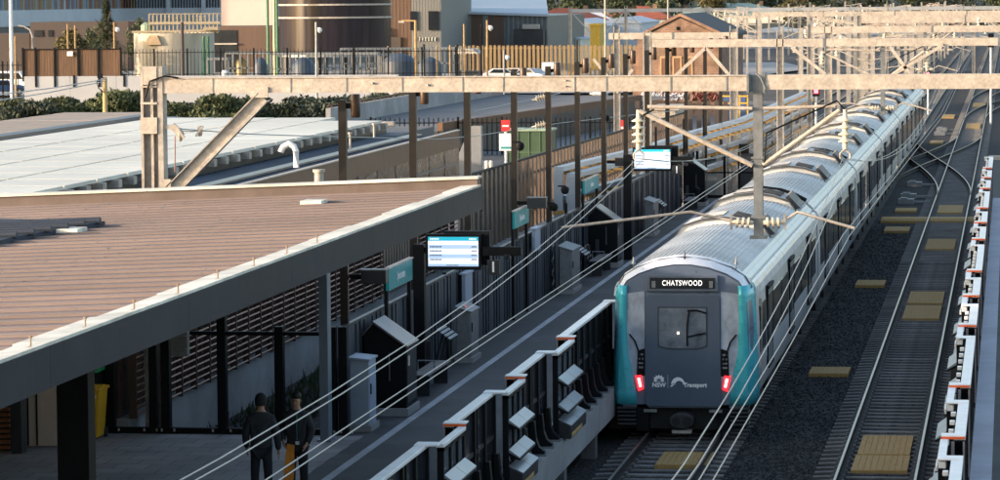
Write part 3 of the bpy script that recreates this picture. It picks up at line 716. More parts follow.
def lean(y,lab):
    t=T('leaning_rest',lab,'leaning rest',(-12.2,y,PZ),'slatted leaning rests on the platform')
    m=MB()
    for k in range(4): m.bar((-12.3+.08*k,y,PZ+.98-.06*k),(-12.3+.08*k,y+1.1,PZ+.98-.06*k),.07,.02,up=(.5,0,.8))
    m.build('rest_slat',galvd,t)
    for yy in (y+.15,y+.9): m=MB(); m.bar((-12.45,yy,PZ),(-12.2,yy,PZ+.9),.05); m.build('leg',darkm,t)
lean(74.8,'slatted leaning rest between first bench and red stickered cabinet'); lean(99.4,'slatted leaning rest just before the second bench'); lean(122.5,'far slatted leaning rest below the number one sign')
def wallpanel(px0,px1,py0,py1,Y,lab):
    a=aty(px0,py0,Y); b=aty(px1,py1,Y); m=MB(); m.box(-12.5,-12.42,Y,Y+(b.x-a.x)*6,b.z,a.z); m.box(-12.56,-12.38,Y-.03,Y+(b.x-a.x)*6+.03,a.z,a.z+.04)
    G('wall_notice_panel',m,cabW,lab,'notice panel','tall pale panels on the platform wall',base=(-12.45,Y,b.z))
wallpanel(462,470,275,315,79.5,'tall narrow pale panel on the wall right of the first screen'); wallpanel(539,546,230,252,91.5,'tall narrow pale panel on the wall left of the second cabinet')
m=MB()
for k in range(26): pass
m.tube([(-12.4,95.0+.12*math.sin(k*1.3),PZ+.02+k*.07) if k<22 else (-12.45,95,PZ+.02+k*.07) for k in range(24)],.012,5)
G('loose_cable',m,galvd,'loose hanging grey cable on the wall beside the second cabinet','cable',base=(-12.4,95,PZ))
# ---- passenger screens ----
def screen(px0,px1,py0,py1,Y,lab,g):
    a=aty(px0,py0,Y); b=aty(px1,py1,Y); t=T('departure_screen',lab,'screen',((a.x+b.x)/2,Y,b.z),g)
    x0,x1,z1,z0=a.x,b.x,a.z,b.z; w=x1-x0; h=z1-z0
    m=MB(); m.box(x0,x1,Y,Y+.14,z0,z1); m.box(x0+w*.3,x1+w*.14,Y+.16,Y+.34,z0+h*.12,z1+.05); m.build('housing',blackm,t,bev=.01)
    e=.045*w; m=MB(); m.box(x0+e,x1-e,Y-.006,Y+.0,z0+h*.10,z1-h*.08); m.build('display',scr,t)
    yy=Y-.008; ih=h*.82; zb=z0+h*.10
    m=MB(); m.box(x0+e,x1-e,yy,yy+.001,zb+ih*.87,zb+ih); m.build('header_bar',scrt,t)
    m=MB()
    for k in (0,2): m.box(x0+e*1.2,x1-e*1.2,yy,yy+.001,zb+ih*(.60-.16*k),zb+ih*(.73-.16*k))
    m.box(x0+e,x1-e,yy,yy+.001,zb,zb+ih*.08); m.build('row',scrb,t)
    m=MB()
    for k in range(4):
        zz=zb+ih*(.645-.145*k)
        for q in range(9): m.box(x0+e*1.8+q*w*.024,x0+e*1.8+q*w*.024+w*.016,yy-.002,yy-.0005,zz,zz+ih*.045)
        for q in range(4): m.box(x1-e*1.8-q*w*.024-w*.016,x1-e*1.8-q*w*.024,yy-.002,yy-.0005,zz,zz+ih*.045)
    for q in range(10): m.box(x0+w*.38+q*w*.022,x0+w*.38+q*w*.022+w*.014,yy-.002,yy-.0005,zb+ih*.02,zb+ih*.055)
    m.build('text_row',scrk,t)
    m=MB()
    for q in range(6): m.box(x0+e*1.8+q*w*.028,x0+e*1.8+q*w*.028+w*.02,yy-.002,yy-.0005,zb+ih*.905,zb+ih*.96)
    for q in range(5): m.box(x1-e*1.8-q*w*.028-w*.02,x1-e*1.8-q*w*.028,yy-.002,yy-.0005,zb+ih*.905,zb+ih*.96)
    m.build('header_text',scr,t)
    xp=x0-w*.14
    m=MB(); m.box(xp-w*.1,xp+w*.1,Y+.05,Y+.3,PZ,z1-h*.3); m.build('post',blackm,t)
    m=MB(); m.box(xp,x0+w*.02,Y+.08,Y+.2,z1-h*.55,z1-h*.38); m.box(x1,x1+w*.18,Y+.1,Y+.2,z1-h*.6,z1-h*.42); m.build('arm',blackm,t)
    return t
screen(425.5,481,234,270,72.9,'lit departure screen nearer to the camera, right of the canopy corner','platform departure screens')
screen(632.5,672,147.5,171,108.,'lit departure screen farther along the platform behind the diagonal wires','platform departure screens')
def onesign(px0,px1,py0,py1,Y,bar,lab):
    a=aty(px0,py0,Y); b=aty(px1,py1,Y); c=aty(bar[0],bar[2],Y); d=aty(bar[1],bar[3],Y)
    t=T('platform_number_sign',lab,'sign',((a.x+b.x)/2,Y,b.z),'number one platform signs')
    m=MB(); m.box(a.x,b.x,Y,Y+.06,b.z,a.z); m.build('panel',darkm,t,bev=.005)
    text_mb('1',(a.z-b.z)*.98,((a.x+b.x)/2,Y-.008,(a.z+b.z)/2),(1,0,0),(0,0,1),.006,bold=.006).build('numeral',M('sign_white',(.8,.82,.84),.4),t)
    m=MB(); m.box(c.x,d.x,Y+.02,Y+.12,d.z,c.z); m.build('camera_bar',blackm,t)
    m=MB(); m.box((a.x+b.x)/2-.02,(a.x+b.x)/2+.02,Y+.02,Y+.05,a.z,d.z); m.build('hanger',blackm,t)
    q=Vector((c.x+(d.x-c.x)*.65,Y+.0,d.z)); m=MB(); m.lathe([(.01,-.07),(.06,-.05),(.075,0),(.075,.04)],q,12); m.build('dome_camera',glassd,t)
onesign(487,499.5,260,275,72.9,(482,521,247,256),'dark square sign with white 1 right of the nearer screen')
onesign(672.5,681,165,175,108,(672,693,156.5,164),'dark square sign with white 1 right of the farther screen')
# teal name boards (facing the track, seen at a sharp angle)
def nameboard(px0,px1,pyt,pyb,X,lab,txt=True):
    k0=1010-px0;k1=1010-px1; Y0=-X*3500/k0; Y1=-X*3500/k1; zt=aty(px0,pyt,Y0).z; zb=aty(px0,pyb,Y0).z
    t=T('station_name_board',lab,'sign',(X,(Y0+Y1)/2,zb),'teal station name boards')
    m=MB(); m.box(X-.06,X,Y0,Y1,zb,zt); m.build('board',tealsign,t)
    m=MB(); m.box(X-.08,X+.02,Y0-.02,Y1+.02,zt,zt+.03); m.build('top_edge',galvp,t)
    if txt: text_mb('Sydenham',(zt-zb)*.52,(X+.006,(Y0+Y1)/2,(zt+zb)/2),(0,1,0),(0,0,1),.004,bold=.004,width=1.0).build('lettering',M('sign_white',(.8,.82,.84),.4),t)
    for yy in (Y0+.06,Y1-.06): m=MB(); m.box(X-.1,X-.03,yy-.05,yy+.05,PZ,zt+.02); m.build('post',blackm,t)
nameboard(384.5,409,269,291,-12.42,'teal Sydenham name board below the canopy corner, nearest of three')
nameboard(514.5,529,212,229,-12.42,'teal name board in the middle of the platform wall')
nameboard(586,600.5,181,194,-12.42,'teal name board farthest along, above the second shelter')
# speaker boxes on arms
def armbox(px0,px1,py0,py1,Y,pole,lab):
    a=aty(px0,py0,Y); b=aty(px1,py1,Y); X=gx(pole,Y); t=T('speaker_box',lab,'speaker box',((a.x+b.x)/2,Y,b.z),'dark speaker boxes on arms')
    m=MB(); m.box(a.x,b.x,Y-.02,Y+.25,b.z,a.z); m.build('box',darkm,t,bev=.01)
    m=MB(); m.box(a.x-.01,b.x+.01,Y-.03,Y+.26,a.z,a.z+.02); m.build('lid',galvd,t)
    m=MB(); m.box(X,a.x,Y+.08,Y+.14,(a.z+b.z)/2-.05,(a.z+b.z)/2+.05); m.build('arm',blackm,t)
armbox(361,386,270.5,284,66.2,349,'dark box on an arm left of the nearest teal name board')
armbox(527,546,198,208.5,89.5,517,'dark box on an arm left of the middle teal name board')
armbox(615,630,158,166,109,607,'dark box on an arm beside the farther screen')
for k,(px,py,Y) in enumerate(((520,146,89.5),(554,207,96.2),(565,190,96.2),(606,118,110),(697,190,131))):
    c=aty(px,py,Y); m=MB(); m.lathe([(.02,-.12),(.09,-.09),(.12,0),(.10,.08),(.03,.11)],c,12); m.box(c.x-.2,c.x+.02,c.y-.02,c.y+.02,c.z+.09,c.z+.13)
    G('security_camera',m,blackm,['dome camera on the third floodlight pole','dome camera above the middle name board','small dome camera right of the speaker box','dome camera on the pole left of the insulator','dome camera by the far shelter'][k],'security camera','dome cameras on poles',smooth=True,base=c)
# floodlight poles
fp=None
posY=[66.1,74.1,81.7,89.6,96.4,103.,109.8,116.2,123.2,130.6,138.2,147,155]
for i,Y in enumerate(posY):
    lab='slim dark floodlight pole, %s from the canopy along the platform wall'%ords[i]
    if fp is None:
        t=T('floodlight_pole',lab,'floodlight pole',(-12.68,Y,PZ),'floodlight poles along the platform'); fp=t
        m=MB(); m.box(-.075,.075,-.075,.075,0,6.27); m.build('pole',M('pole_black_bronze',(.018,.014,.012),.4,.2,.2,2),t,world=False)
        m=MB(); m.lathe([(.085,5.93),(.095,5.95),(.095,6.36),(.085,6.38)],(.25,0,0),16); m.build('lamp_head',M('lamp_brown',(.07,.04,.027),.4,.2,.2,2),t,world=False,smooth=True)
        m=MB(); m.box(.06,.18,-.02,.02,6.1,6.2); m.build('arm',blackm,t,world=False)
        freeze(t)
    else: copy_tree(fp,loc=(-12.68,Y,PZ),label=lab)
# thin posts between
for i,(px,Y,z) in enumerate(((443,78.,2.95),(396,70.5,3.0),(591,100,3.2),(700,146,4.6),(664,126,4.4),(683,137,4.3))):
    X=-12.66; m=MB(); m.box(X-.04,X+.04,Y-.04,Y+.04,PZ,z); G('slim_post',m,blackm,'slim black post on the platform wall line, %s from the camera'%ords[i] if 0 else ['short black post left of the leaning rest','short black post below the canopy fascia','short black post beyond the middle name board','tall thin post near the platform end','thin post just past the farther screen','thin post left of the far shelter'][i],'post','slim wall posts',base=(X,Y,PZ))
# platform end barrier + signal
t=T('platform_end_gate','dark framed gate closing the far end of the platform','gate',(-10,141,PZ))
m=MB(); m.box(-12.5,-8.7,141,141.1,PZ,PZ+.12); m.box(-12.5,-8.7,141,141.1,PZ+1.0,PZ+1.06)
for x in (-12.5,-11.4,-10.8,-9.9,-8.75): m.box(x-.05,x+.05,141,141.12,PZ,PZ+1.9)
m.build('frame',blackm,t)
m=MB(); m.box(-10.8,-9.95,141.03,141.07,PZ+.1,PZ+1.8); m.build('door_panel',darkm,t)
c=aty(743.5,156.5,141); t=T('platform_signal','black starting signal showing red on a white post beside the train','signal',(c.x,141,PZ))
m=MB(); m.box(c.x-.2,c.x+.2,141.2,141.45,c.z-.3,c.z+.5); m.build('head',blackm,t)
m=MB(); m.box(c.x-.13,c.x+.13,141.17,141.2,c.z-.07,c.z+.07); m.build('red_lamp',M('signal_red',(1,.04,.05),.3,emit=6),t)
m=MB(); m.lathe([(.09,0),(.09,c.z-.3-PZ)],(c.x,141.3,PZ),12); m.box(c.x-.3,c.x+.3,141.2,141.5,c.z-.5,c.z-.4); m.build('post',whitem,t)
# ================= TRAIN =================
NY=72.6
train=T('metro_train','long silver and teal metro train standing at the left platform, signed for Chatswood','train',(TX,NY,0))
def prof_body(s=1.,zs=1.):
    h=[(1.36,.55),(1.47,.85),(1.5,1.3),(1.49,2.2),(1.46,2.8),(1.40,3.08),(1.27,3.30),(1.0,3.47),(.6,3.62),(.2,3.69)]
    return [(x*s,z) for x,z in h]+[(-x*s,z) for x,z in h[::-1]]
def loft(m,sections,cap0=True,cap1=True):
    n=len(sections[0][1]); vs=[];fs=[]
    for y,p in sections: vs+=[(TX+x,y,z) for x,z in p]
    for i in range(len(sections)-1):
        for k in range(n): fs.append((i*n+k,i*n+(k+1)%n,(i+1)*n+(k+1)%n,(i+1)*n+k))
    if cap0: fs.append(tuple(range(n)))
    if cap1: fs.append(tuple((len(sections)-1)*n+k for k in range(n))[::-1])
    return m.add(vs,fs)
def scale_prof(sx,top):
    return [(x*sx, z if z<2.6 else 2.6+(z-2.6)*top) for x,z in prof_body()]
# --- carriages
CL=24.4; car=None
def carriage(i):
    y0=NY+.35+i*CL if i else NY+.62
    y1=NY+(i+1)*CL-.35
    m=MB(); loft(m,[(y0,prof_body()),(y1,prof_body())]); b=m.build('carriage',trainside,train,smooth=True)
    # roof skin with ribs running along the car
    def rz(x):
        ax=abs(x); pts=[(0,3.71),(.2,3.70),(.6,3.63),(1.0,3.48),(1.2,3.36)]
        for (a,za),(c,zc) in zip(pts,pts[1:]):
            if ax<=c: return za+(zc-za)*(ax-a)/(c-a)
        return 3.36
    xs=[]; x=-1.16
    while x<1.16: xs+= [(x,.0),(x+.045,.0),(x+.055,.022),(x+.085,.022)]; x+=.095
    top=[(x,rz(x)+.01+h) for x,h in xs]; poly=top+[(1.18,3.3),(-1.18,3.3)]
    m=MB(); m.prism([(TX+a,c) for a,c in poly],'y',y0+.02,y1-.02); m.build('roof',trainroof,b)
    for s in (-1,1):
        m=MB(); pr=[(1.385,3.17),(1.44,3.13),(1.49,3.03),(1.515,2.86),(1.48,2.83),(1.46,2.98),(1.36,3.12)]
        m.prism([(TX+s*a,c) for a,c in pr],'y',y0+.0,y1); m.build('cant_rail',trainwhite,b)
        m=MB(); m.prism([(TX+s*a,c) for a,c in ((1.175,3.385),(1.36,3.215),(1.33,3.17),(1.15,3.3))],'y',y0+.02,y1-.02); m.build('roof_shoulder',M('shoulder_pale_blue',(.60,.66,.68),.3,.05,.1,1),b)
    # windows and doors on both sides
    L=y1-y0
    doors=[L*f for f in (.17,.5,.83)]
    for s in (-1,1):
        for d in doors:
            m=MB(); 
            for q in (-.72,.02): xs_=sorted((TX+s*1.485,TX+s*1.525)); m.box(xs_[0],xs_[1],y0+d+q,y0+d+q+.70,1.08,2.72)
            dd=m.build('door',M('door_silver',(.26,.27,.28),.35,.3,.1,1),b)
            m=MB()
            for q in (-.60,.14): xs_=sorted((TX+s*1.526,TX+s*1.532)); m.box(xs_[0],xs_[1],y0+d+q,y0+d+q+.46,1.5,2.6)
            m.build('door_glass',glassd,dd)
            m=MB(); xs_=sorted((TX+s*1.49,TX+s*1.55)); m.box(xs_[0],xs_[1],y0+d-.8,y0+d+.8,2.735,2.80); m.box(xs_[0],xs_[1],y0+d-.8,y0+d+.8,1.0,1.05)
            for q in (-.80,.74): m.box(xs_[0],xs_[1]-.02*(s>0),y0+d+q,y0+d+q+.05,1.06,2.73)
            m.build('door_frame',blackm,b)
        wins=[(doors[0]+1.1,doors[1]-1.1),(doors[1]+1.1,doors[2]-1.1),(doors[2]+1.1,L-.9),(.9,doors[0]-1.1)]
        for a,c in wins:
            n=2 if c-a>3 else 1; w=(c-a)/n
            for k in range(n):
                m=MB(); xs_=sorted((TX+s*1.47,TX+s*1.515)); m.box(xs_[0],xs_[1],y0+a+k*w+.12,y0+a+(k+1)*w-.12,1.55,2.55); m.build('window',glassd,b,bev=.02)
    # roof units
    for off in ((11.2,21.2) if i==0 else (11.5,21.5)):
        uy=NY+i*CL+off-(.9)
        m=MB(); lo=[(x,rz(x)+.0) for x in (-1.15,-.9,-.5,0,.5,.9,1.15)]
        hi=[(x,rz(x)+(.05 if abs(x)>1.1 else .20)) for x in (1.15,.95,.5,0,-.5,-.95,-1.15)]
        m.prism([(TX+a,c) for a,c in lo+hi],'y',uy,uy+2.3); u=m.build('roof_unit',trainroof,b,bev=.02)
        m=MB(); lo2=[(a,c+.01) for a,c in hi]; hi2=[(a*1.01,c-.05) for a,c in hi[::-1]]
        m.prism([(TX+a,c) for a,c in lo2+hi2],'y',uy-.05,uy-.002); m.build('unit_edge_shadow',M('unit_edge_grey',(.07,.07,.072),.6,.0),u)  # dark strip painting the shadow along the unit's front edge
        m=MB(); m.prism([(TX+.86,rz(.86)+.24),(TX+1.17,rz(1.17)+.08),(TX+1.24,rz(1.2)+.14),(TX+.93,rz(.93)+.34)],'y',uy+.1,uy+2.1); g=m.build('grille',M('unit_grille',(.05,.05,.055),.5,.3),u)
        m=MB()
        for k in range(7): m.prism([(TX+.88,rz(.88)+.31),(TX+1.2,rz(1.2)+.14),(TX+1.22,rz(1.2)+.17),(TX+.9,rz(.9)+.34)],'y',uy+.18+k*.28,uy+.24+k*.28)
        m.build('grille_bar',galvp,g)
        for (xa,xb) in ((.22,.72),(-.55,.0)):
            m=MB(); za,zb=rz(xa)+.205,rz(xb)+.205; m.prism([(TX+xa,za),(TX+xb,zb),(TX+xb,zb+.02),(TX+xa,za+.02)],'y',uy+.35,uy+1.9); h=m.build('hatch',glassd if xa>0 else MATS['unit_edge_grey'],u)
            m=MB()
            for k in range(5): m.prism([(TX+xa,za+.021),(TX+xb,zb+.021),(TX+xb,zb+.035),(TX+xa,za+.035)],'y',uy+.42+k*.3,uy+.5+k*.3)
            m.build('hatch_slat',MATS['unit_edge_grey'] if xa>0 else trainroof,h)
        m=MB()
        for k in range(9): m.bar((TX-1.0+k*.15,uy+2.5,rz(-1.0+k*.15)+.05),(TX-1.0+k*.15,uy+3.2,rz(-1.0+k*.15)+.05),.03,.06)
        m.build('roof_cleat',galvd,b)
    m=MB(); 
    for k in range(5): m.box(TX-1.3,TX+1.3,y0+2+k*4.3,y0+4.6+k*4.3,.18,.56)
    m.build('underframe_box',rubber,b)
    for yy in (y0+2.6,y1-4.6):
        m=MB()
        for s in (-.76,.76):
            for q in (0,2.): m.prism([(yy+q+.42*math.cos(a*.5236),.43+.42*math.sin(a*.5236)) for a in range(12)],'x',TX+s-.06,TX+s+.06)
        m.box(TX-1.1,TX-.95,yy-.5,yy+2.5,.35,.6); m.box(TX+.95,TX+1.1,yy-.5,yy+2.5,.35,.6); m.build('bogie',rubber,b)
    if i<5:
        m=MB(); p=[(x*.9,z-.02) for x,z in prof_body()]; loft(m,[(y1-.05,p),(y1+.75,p)]); m.build('gangway',rubber,b)
        m=MB(); pts=[(TX+x,y1+.02,rz(x)+.12) for x in (-1.2,-.9,-.5,0,.5,.9,1.2)]; m.tube(pts,.06,6); m.build('roof_cable',blackm,b)
    return b
# carriage positions: car i spans NY+i*CL
def _car(i): return carriage(i)
for i in range(6): _car(i)
# --- cab nose
secs=[]
for dy,sx,tp in ((.70,1.,1.),(.45,.99,.975),(.22,.965,.93),(.07,.94,.89),(.0,.915,.84)): secs.append((NY+dy,scale_prof(sx,tp)))
m=MB(); loft(m,secs); m.build('cab_shell',M('cab_grey_blue',(.13,.17,.24),.3,.1,.12,1.5),train,smooth=True)
# white brow over the front
m=MB(); vs=[];fs=[]
brow=[]
for dy,sx,tp in ((.62,1.004,1.01),(.42,.99,.98),(.20,.965,.935),(.0,.925,.865)):
    p=[(x*sx,(z if z<2.6 else 2.6+(z-2.6)*tp)+.02) for x,z in prof_body()][5:15]; brow.append((NY+dy,p))
n=10
for y,p in brow: vs+=[(TX+x,y,z) for x,z in p]
for i in range(3):
    for k in range(n-1): fs.append((i*n+k,i*n+k+1,(i+1)*n+k+1,(i+1)*n+k))
m.add(vs,fs); m.build('white_brow',trainwhite,train,smooth=True)
m=MB(); m.tube([(TX+x,NY+.40,z) for x,z in ((-1.42,3.05),(-1.28,3.27),(-1.0,3.46),(-.5,3.62),(0,3.68),(.5,3.62),(1.0,3.46),(1.28,3.27),(1.42,3.05))],.03,6); m.build('roof_hoop',M('hoop_grey',(.12,.12,.13),.5,.3),train)
# silver side screens either side of the centre door
for s in (-1,1):
    m=MB(); m.prism([(TX+s*a,c) for a,c in ((.80,.95),(.98,.95),(1.17,1.75),(1.20,2.55),(1.17,2.95),(.80,3.0))],'y',NY-.012,NY+.01); m.build('side_windscreen',cabglass if 0 else M('side_screen_glass',(.40,.45,.53),.12,.1,.45,3,stretch=(1,1,.5)),train)
    m=MB(); m.prism([(TX+s*a,c) for a,c in ((.80,1.22),(.97,1.22),(.95,1.75),(.80,1.8))],'y',NY-.02,NY-.013); m.build('lamp_panel',blackm,train)
    m=MB(); m.tube([(TX+s*.85,NY-.03,1.5),(TX+s*1.0,NY-.04,1.95),(TX+s*1.12,NY-.03,2.1)],.018,5); m.build('windscreen_wiper',blackm,train)
    m=MB()
    for k in range(4): m.box(TX+s*.88-.05,TX+s*.88+.05,NY-.026,NY-.02,1.38+k*.09,1.42+k*.09)
    m.build('marker_lamp',galvd,train)
    # teal wing wrapping the corner
    rows=[(3.12,1.16,1.31),(2.9,1.17,1.345),(2.3,1.18,1.37),(1.7,1.15,1.39),(1.2,1.04,1.41),(.85,.98,1.41),(.62,.97,1.40)]
    vs=[];fs=[]
    for z,xi,xo in rows:
        for x,dy in ((xi,-.02),((xi+xo)/2,-.035),(xo-.06,-.02),(xo,.05),(xo+.055,.3),(min(xo+.10,1.52),.5),(min(xo+.115,1.53),.62 if z>1.3 else .9)):
            vs.append((TX+s*x,NY+dy,z))
    for i in range(len(rows)-1):
        for k in range(6): fs.append((i*7+k,i*7+k+1,(i+1)*7+k+1,(i+1)*7+k))
    m=MB(); m.add(vs,fs); o=m.build('teal_wing',tealm,train,smooth=True)
    sd=o.modifiers.new('thick','SOLIDIFY'); sd.thickness=.03; sd.offset=0
    m=MB(); m.prism([(TX+s*a,c) for a,c in ((.83,.93),(.98,.93),(.93,1.24),(.80,1.24))] if 0 else [(TX+s*a,c) for a,c in ((.83,.94),(.935,.90),(1.0,1.22),(.875,1.24))],'y',NY-.045,NY-.01); tl=m.build('tail_light',tailm,train); m=MB(); m.prism([(TX+s*a,c) for a,c in ((.865,1.0),(.91,.985),(.955,1.17),(.90,1.18))],'y',NY-.05,NY-.045); m.build('light_core',M('tail_core',(1,.55,.55),.3,emit=1.5),tl)
    m=MB()
    for k in range(5): m.box(min(TX+s*.98,TX+s*1.38),max(TX+s*.98,TX+s*1.38),NY-.05-.01*k,NY+.4,.18+k*.085,.235+k*.085)
    m.build('anti_climber',darkm,train,bev=.01)
    m=MB(); m.box(min(TX+s*.72,TX+s*.97),max(TX+s*.72,TX+s*.97),NY+.0,NY+.4,.06,.62); m.build('skirt',blackm,train)
    m=MB(); m.box(min(TX+s*.55,TX+s*.82),max(TX+s*.55,TX+s*.82),NY-.06,NY+.1,.46,.52); m.build('step',galvd,train)
    m=MB(); m.lathe([(.012,0),(.012,.12),(.05,.13),(.02,.2),(.008,.28)],(TX+s*1.08,NY+.5,3.40),8); m.build('roof_aerial',galvd,train)
# black lower apron
m=MB(); m.box(TX-1.3,TX+1.3,NY+.25,NY+.8,.08,.6); m.build('apron',rubber,train)
# centre panel, windscreen, sign
m=MB(); m.prism([(TX-.72,2.93),(TX-.78,2.87),(TX-.80,.66),(TX-.74,.58),(TX+.74,.58),(TX+.80,.66),(TX+.78,2.87),(TX+.72,2.93)],'y',NY-.05,NY+.02); m.build('front_door_panel',trainpan,train,bev=.01)
m=MB(); m.prism([(TX-.52,2.68),(TX+.52,2.68),(TX+.52,1.84),(TX+.3,1.78),(TX-.3,1.78),(TX-.52,1.84)],'y',NY-.058,NY-.045); w=m.build('windscreen_frame',M('screen_frame',(.035,.045,.06),.4),train)
m=MB(); m.prism([(TX-.49,2.65),(TX+.49,2.65),(TX+.49,1.865),(TX+.3,1.81),(TX-.3,1.81),(TX-.49,1.865)],'y',NY-.064,NY-.058); m.build('windscreen_glass',M('cab_glass_grey',(.15,.18,.22),.1,.1,.55,2.2),w)
m=MB(); m.tube([(TX+.10,NY-.08,1.86),(TX+.10,NY-.08,2.3),(TX+.14,NY-.08,2.62)],.02,6); m.tube([(TX+.10,NY-.08,2.05),(TX+.3,NY-.08,2.1),(TX+.48,NY-.08,2.13)],.018,6); m.tube([(TX+.1,NY-.08,2.6),(TX+.3,NY-.08,2.61),(TX+.5,NY-.08,2.55)],.02,6); m.build('windscreen_wiper',blackm,w)
m=MB(); m.lathe([(.02,-.02),(.02,.02)],(TX-.09,NY-.07,2.13),8); m.build('cab_lamp',M('cab_lamp_glow',(1,.8,.5),.3,emit=3),w)
m=MB(); m.prism([(TX-.76,3.0),(TX+.76,3.0),(TX+.74,3.34),(TX-.74,3.34)],'y',NY-.075,NY+.12); d=m.build('sign_housing',M('sign_housing_blue',(.10,.125,.17),.35),train,bev=.012)
m=MB(); m.box(TX-.68,TX+.68,NY-.085,NY-.075,3.06,3.29); m.build('sign_glass',glassd,d)
for s in (-1,1): m=MB(); m.box(min(TX+s*.56,TX+s*.64),max(TX+s*.56,TX+s*.64),NY-.09,NY-.085,3.08,3.22); m.build('sign_side_unit',galvd,d)
text_mb('CHATSWOOD',.155,(TX,NY-.092,3.175),(1,0,0),(0,0,1),.004,bold=.0,width=.76,sp=1.14).build('destination_text',whitee,d)
wt=M('emblem_white',(.95,.95,.96),.5)
text_mb('NSW',.125,(TX-.50,NY-.056,1.03),(1,0,0),(0,0,1),.006,bold=.004).build('state_lettering',wt,train)
m=MB()
for k in range(7):   # flower emblem: fan of petals
    a=R(90+(k-3)*27); c=Vector((TX-.50,NY-.056,1.115)); d_=Vector((math.cos(a),0,math.sin(a))); nn=Vector((-d_.z,0,d_.x)); r1=.14 if abs(k-3)<3 else .115
    m.add([c+d_*.035,c+d_*r1*.7+nn*.026,c+d_*r1,c+d_*r1*.7-nn*.026],[(0,1,2,3)])
m.box(TX-.62,TX-.38,NY-.057,NY-.055,1.103,1.112); m.build('flower_emblem',wt,train)
m=MB(); m.box(TX-.315,TX-.31,NY-.057,NY-.055,.96,1.25); m.build('divider_line',wt,train)
text_mb('Transport',.125,(TX+.02,NY-.056,1.035),(1,0,0),(0,0,1),.006,align='LEFT',bold=.005,width=.9,sp=1.05).build('lettering',wt,train)
m=MB(); n=14; o_=[];i_=[]
for k in range(n+1):
    a=math.pi*(1-k/n); o_.append((TX-.10+.13*math.cos(a)*1.1,1.05+.15*math.sin(a))); i_.append((TX-.075+.085*math.cos(a)*1.0,1.04+.085*math.sin(a)))
for k in range(n): m.add([(o_[k][0],NY-.057,o_[k][1]),(o_[k+1][0],NY-.057,o_[k+1][1]),(i_[k+1][0],NY-.057,i_[k+1][1]),(i_[k][0],NY-.057,i_[k][1])],[(0,1,2,3)])
m.add([(TX-.27,NY-.057,1.0),(TX-.2,NY-.057,1.07),(TX-.16,NY-.057,1.05),(TX-.23,NY-.057,1.0)],[(0,1,2,3)]); m.build('wave_emblem',wt,train)
m=MB(); m.prism([(TX-.25+.08*(0),.0)]+[] if 0 else [(TX+.27*math.cos(R(a)),.32+.17*math.sin(R(a))) for a in (20,45,70,110,135,160,200,225,250,290,315,340)],'y',NY-.42,NY+.3); cp=m.build('coupler',M('coupler_steel',(.05,.05,.055),.45,.5,.3,8),train,bev=.02)
for q,r_ in ((-.11,.085),(.12,.10)):
    m=MB(); m.prism([(TX+q+r_*math.cos(a*.5236),.32+r_*math.sin(a*.5236)) for a in range(12)],'y',NY-.46,NY-.42); m.build('coupler_cone',rubber,cp)
m=MB(); m.box(TX-.2,TX+.2,NY-.4,NY-.1,.06,.12); m.build('coupler_step',galvp,cp)
# driver side handle and door on the right flank
m=MB(); m.bar((TX+1.50,NY+2.3,1.2),(TX+1.50,NY+2.3,2.4),.03); m.bar((TX+1.50,NY+1.75,.9),(TX+1.50,NY+1.8,2.7),.06); m.build('grab_rail',galvp,train)
m=MB(); m.lathe([(.01,0),(.05,.03),(.09,.02),(.03,.06),(.012,.12),(.006,.24)],(TX+.02,NY+.30,3.58),10); m.build('roof_aerial',blackm,train)
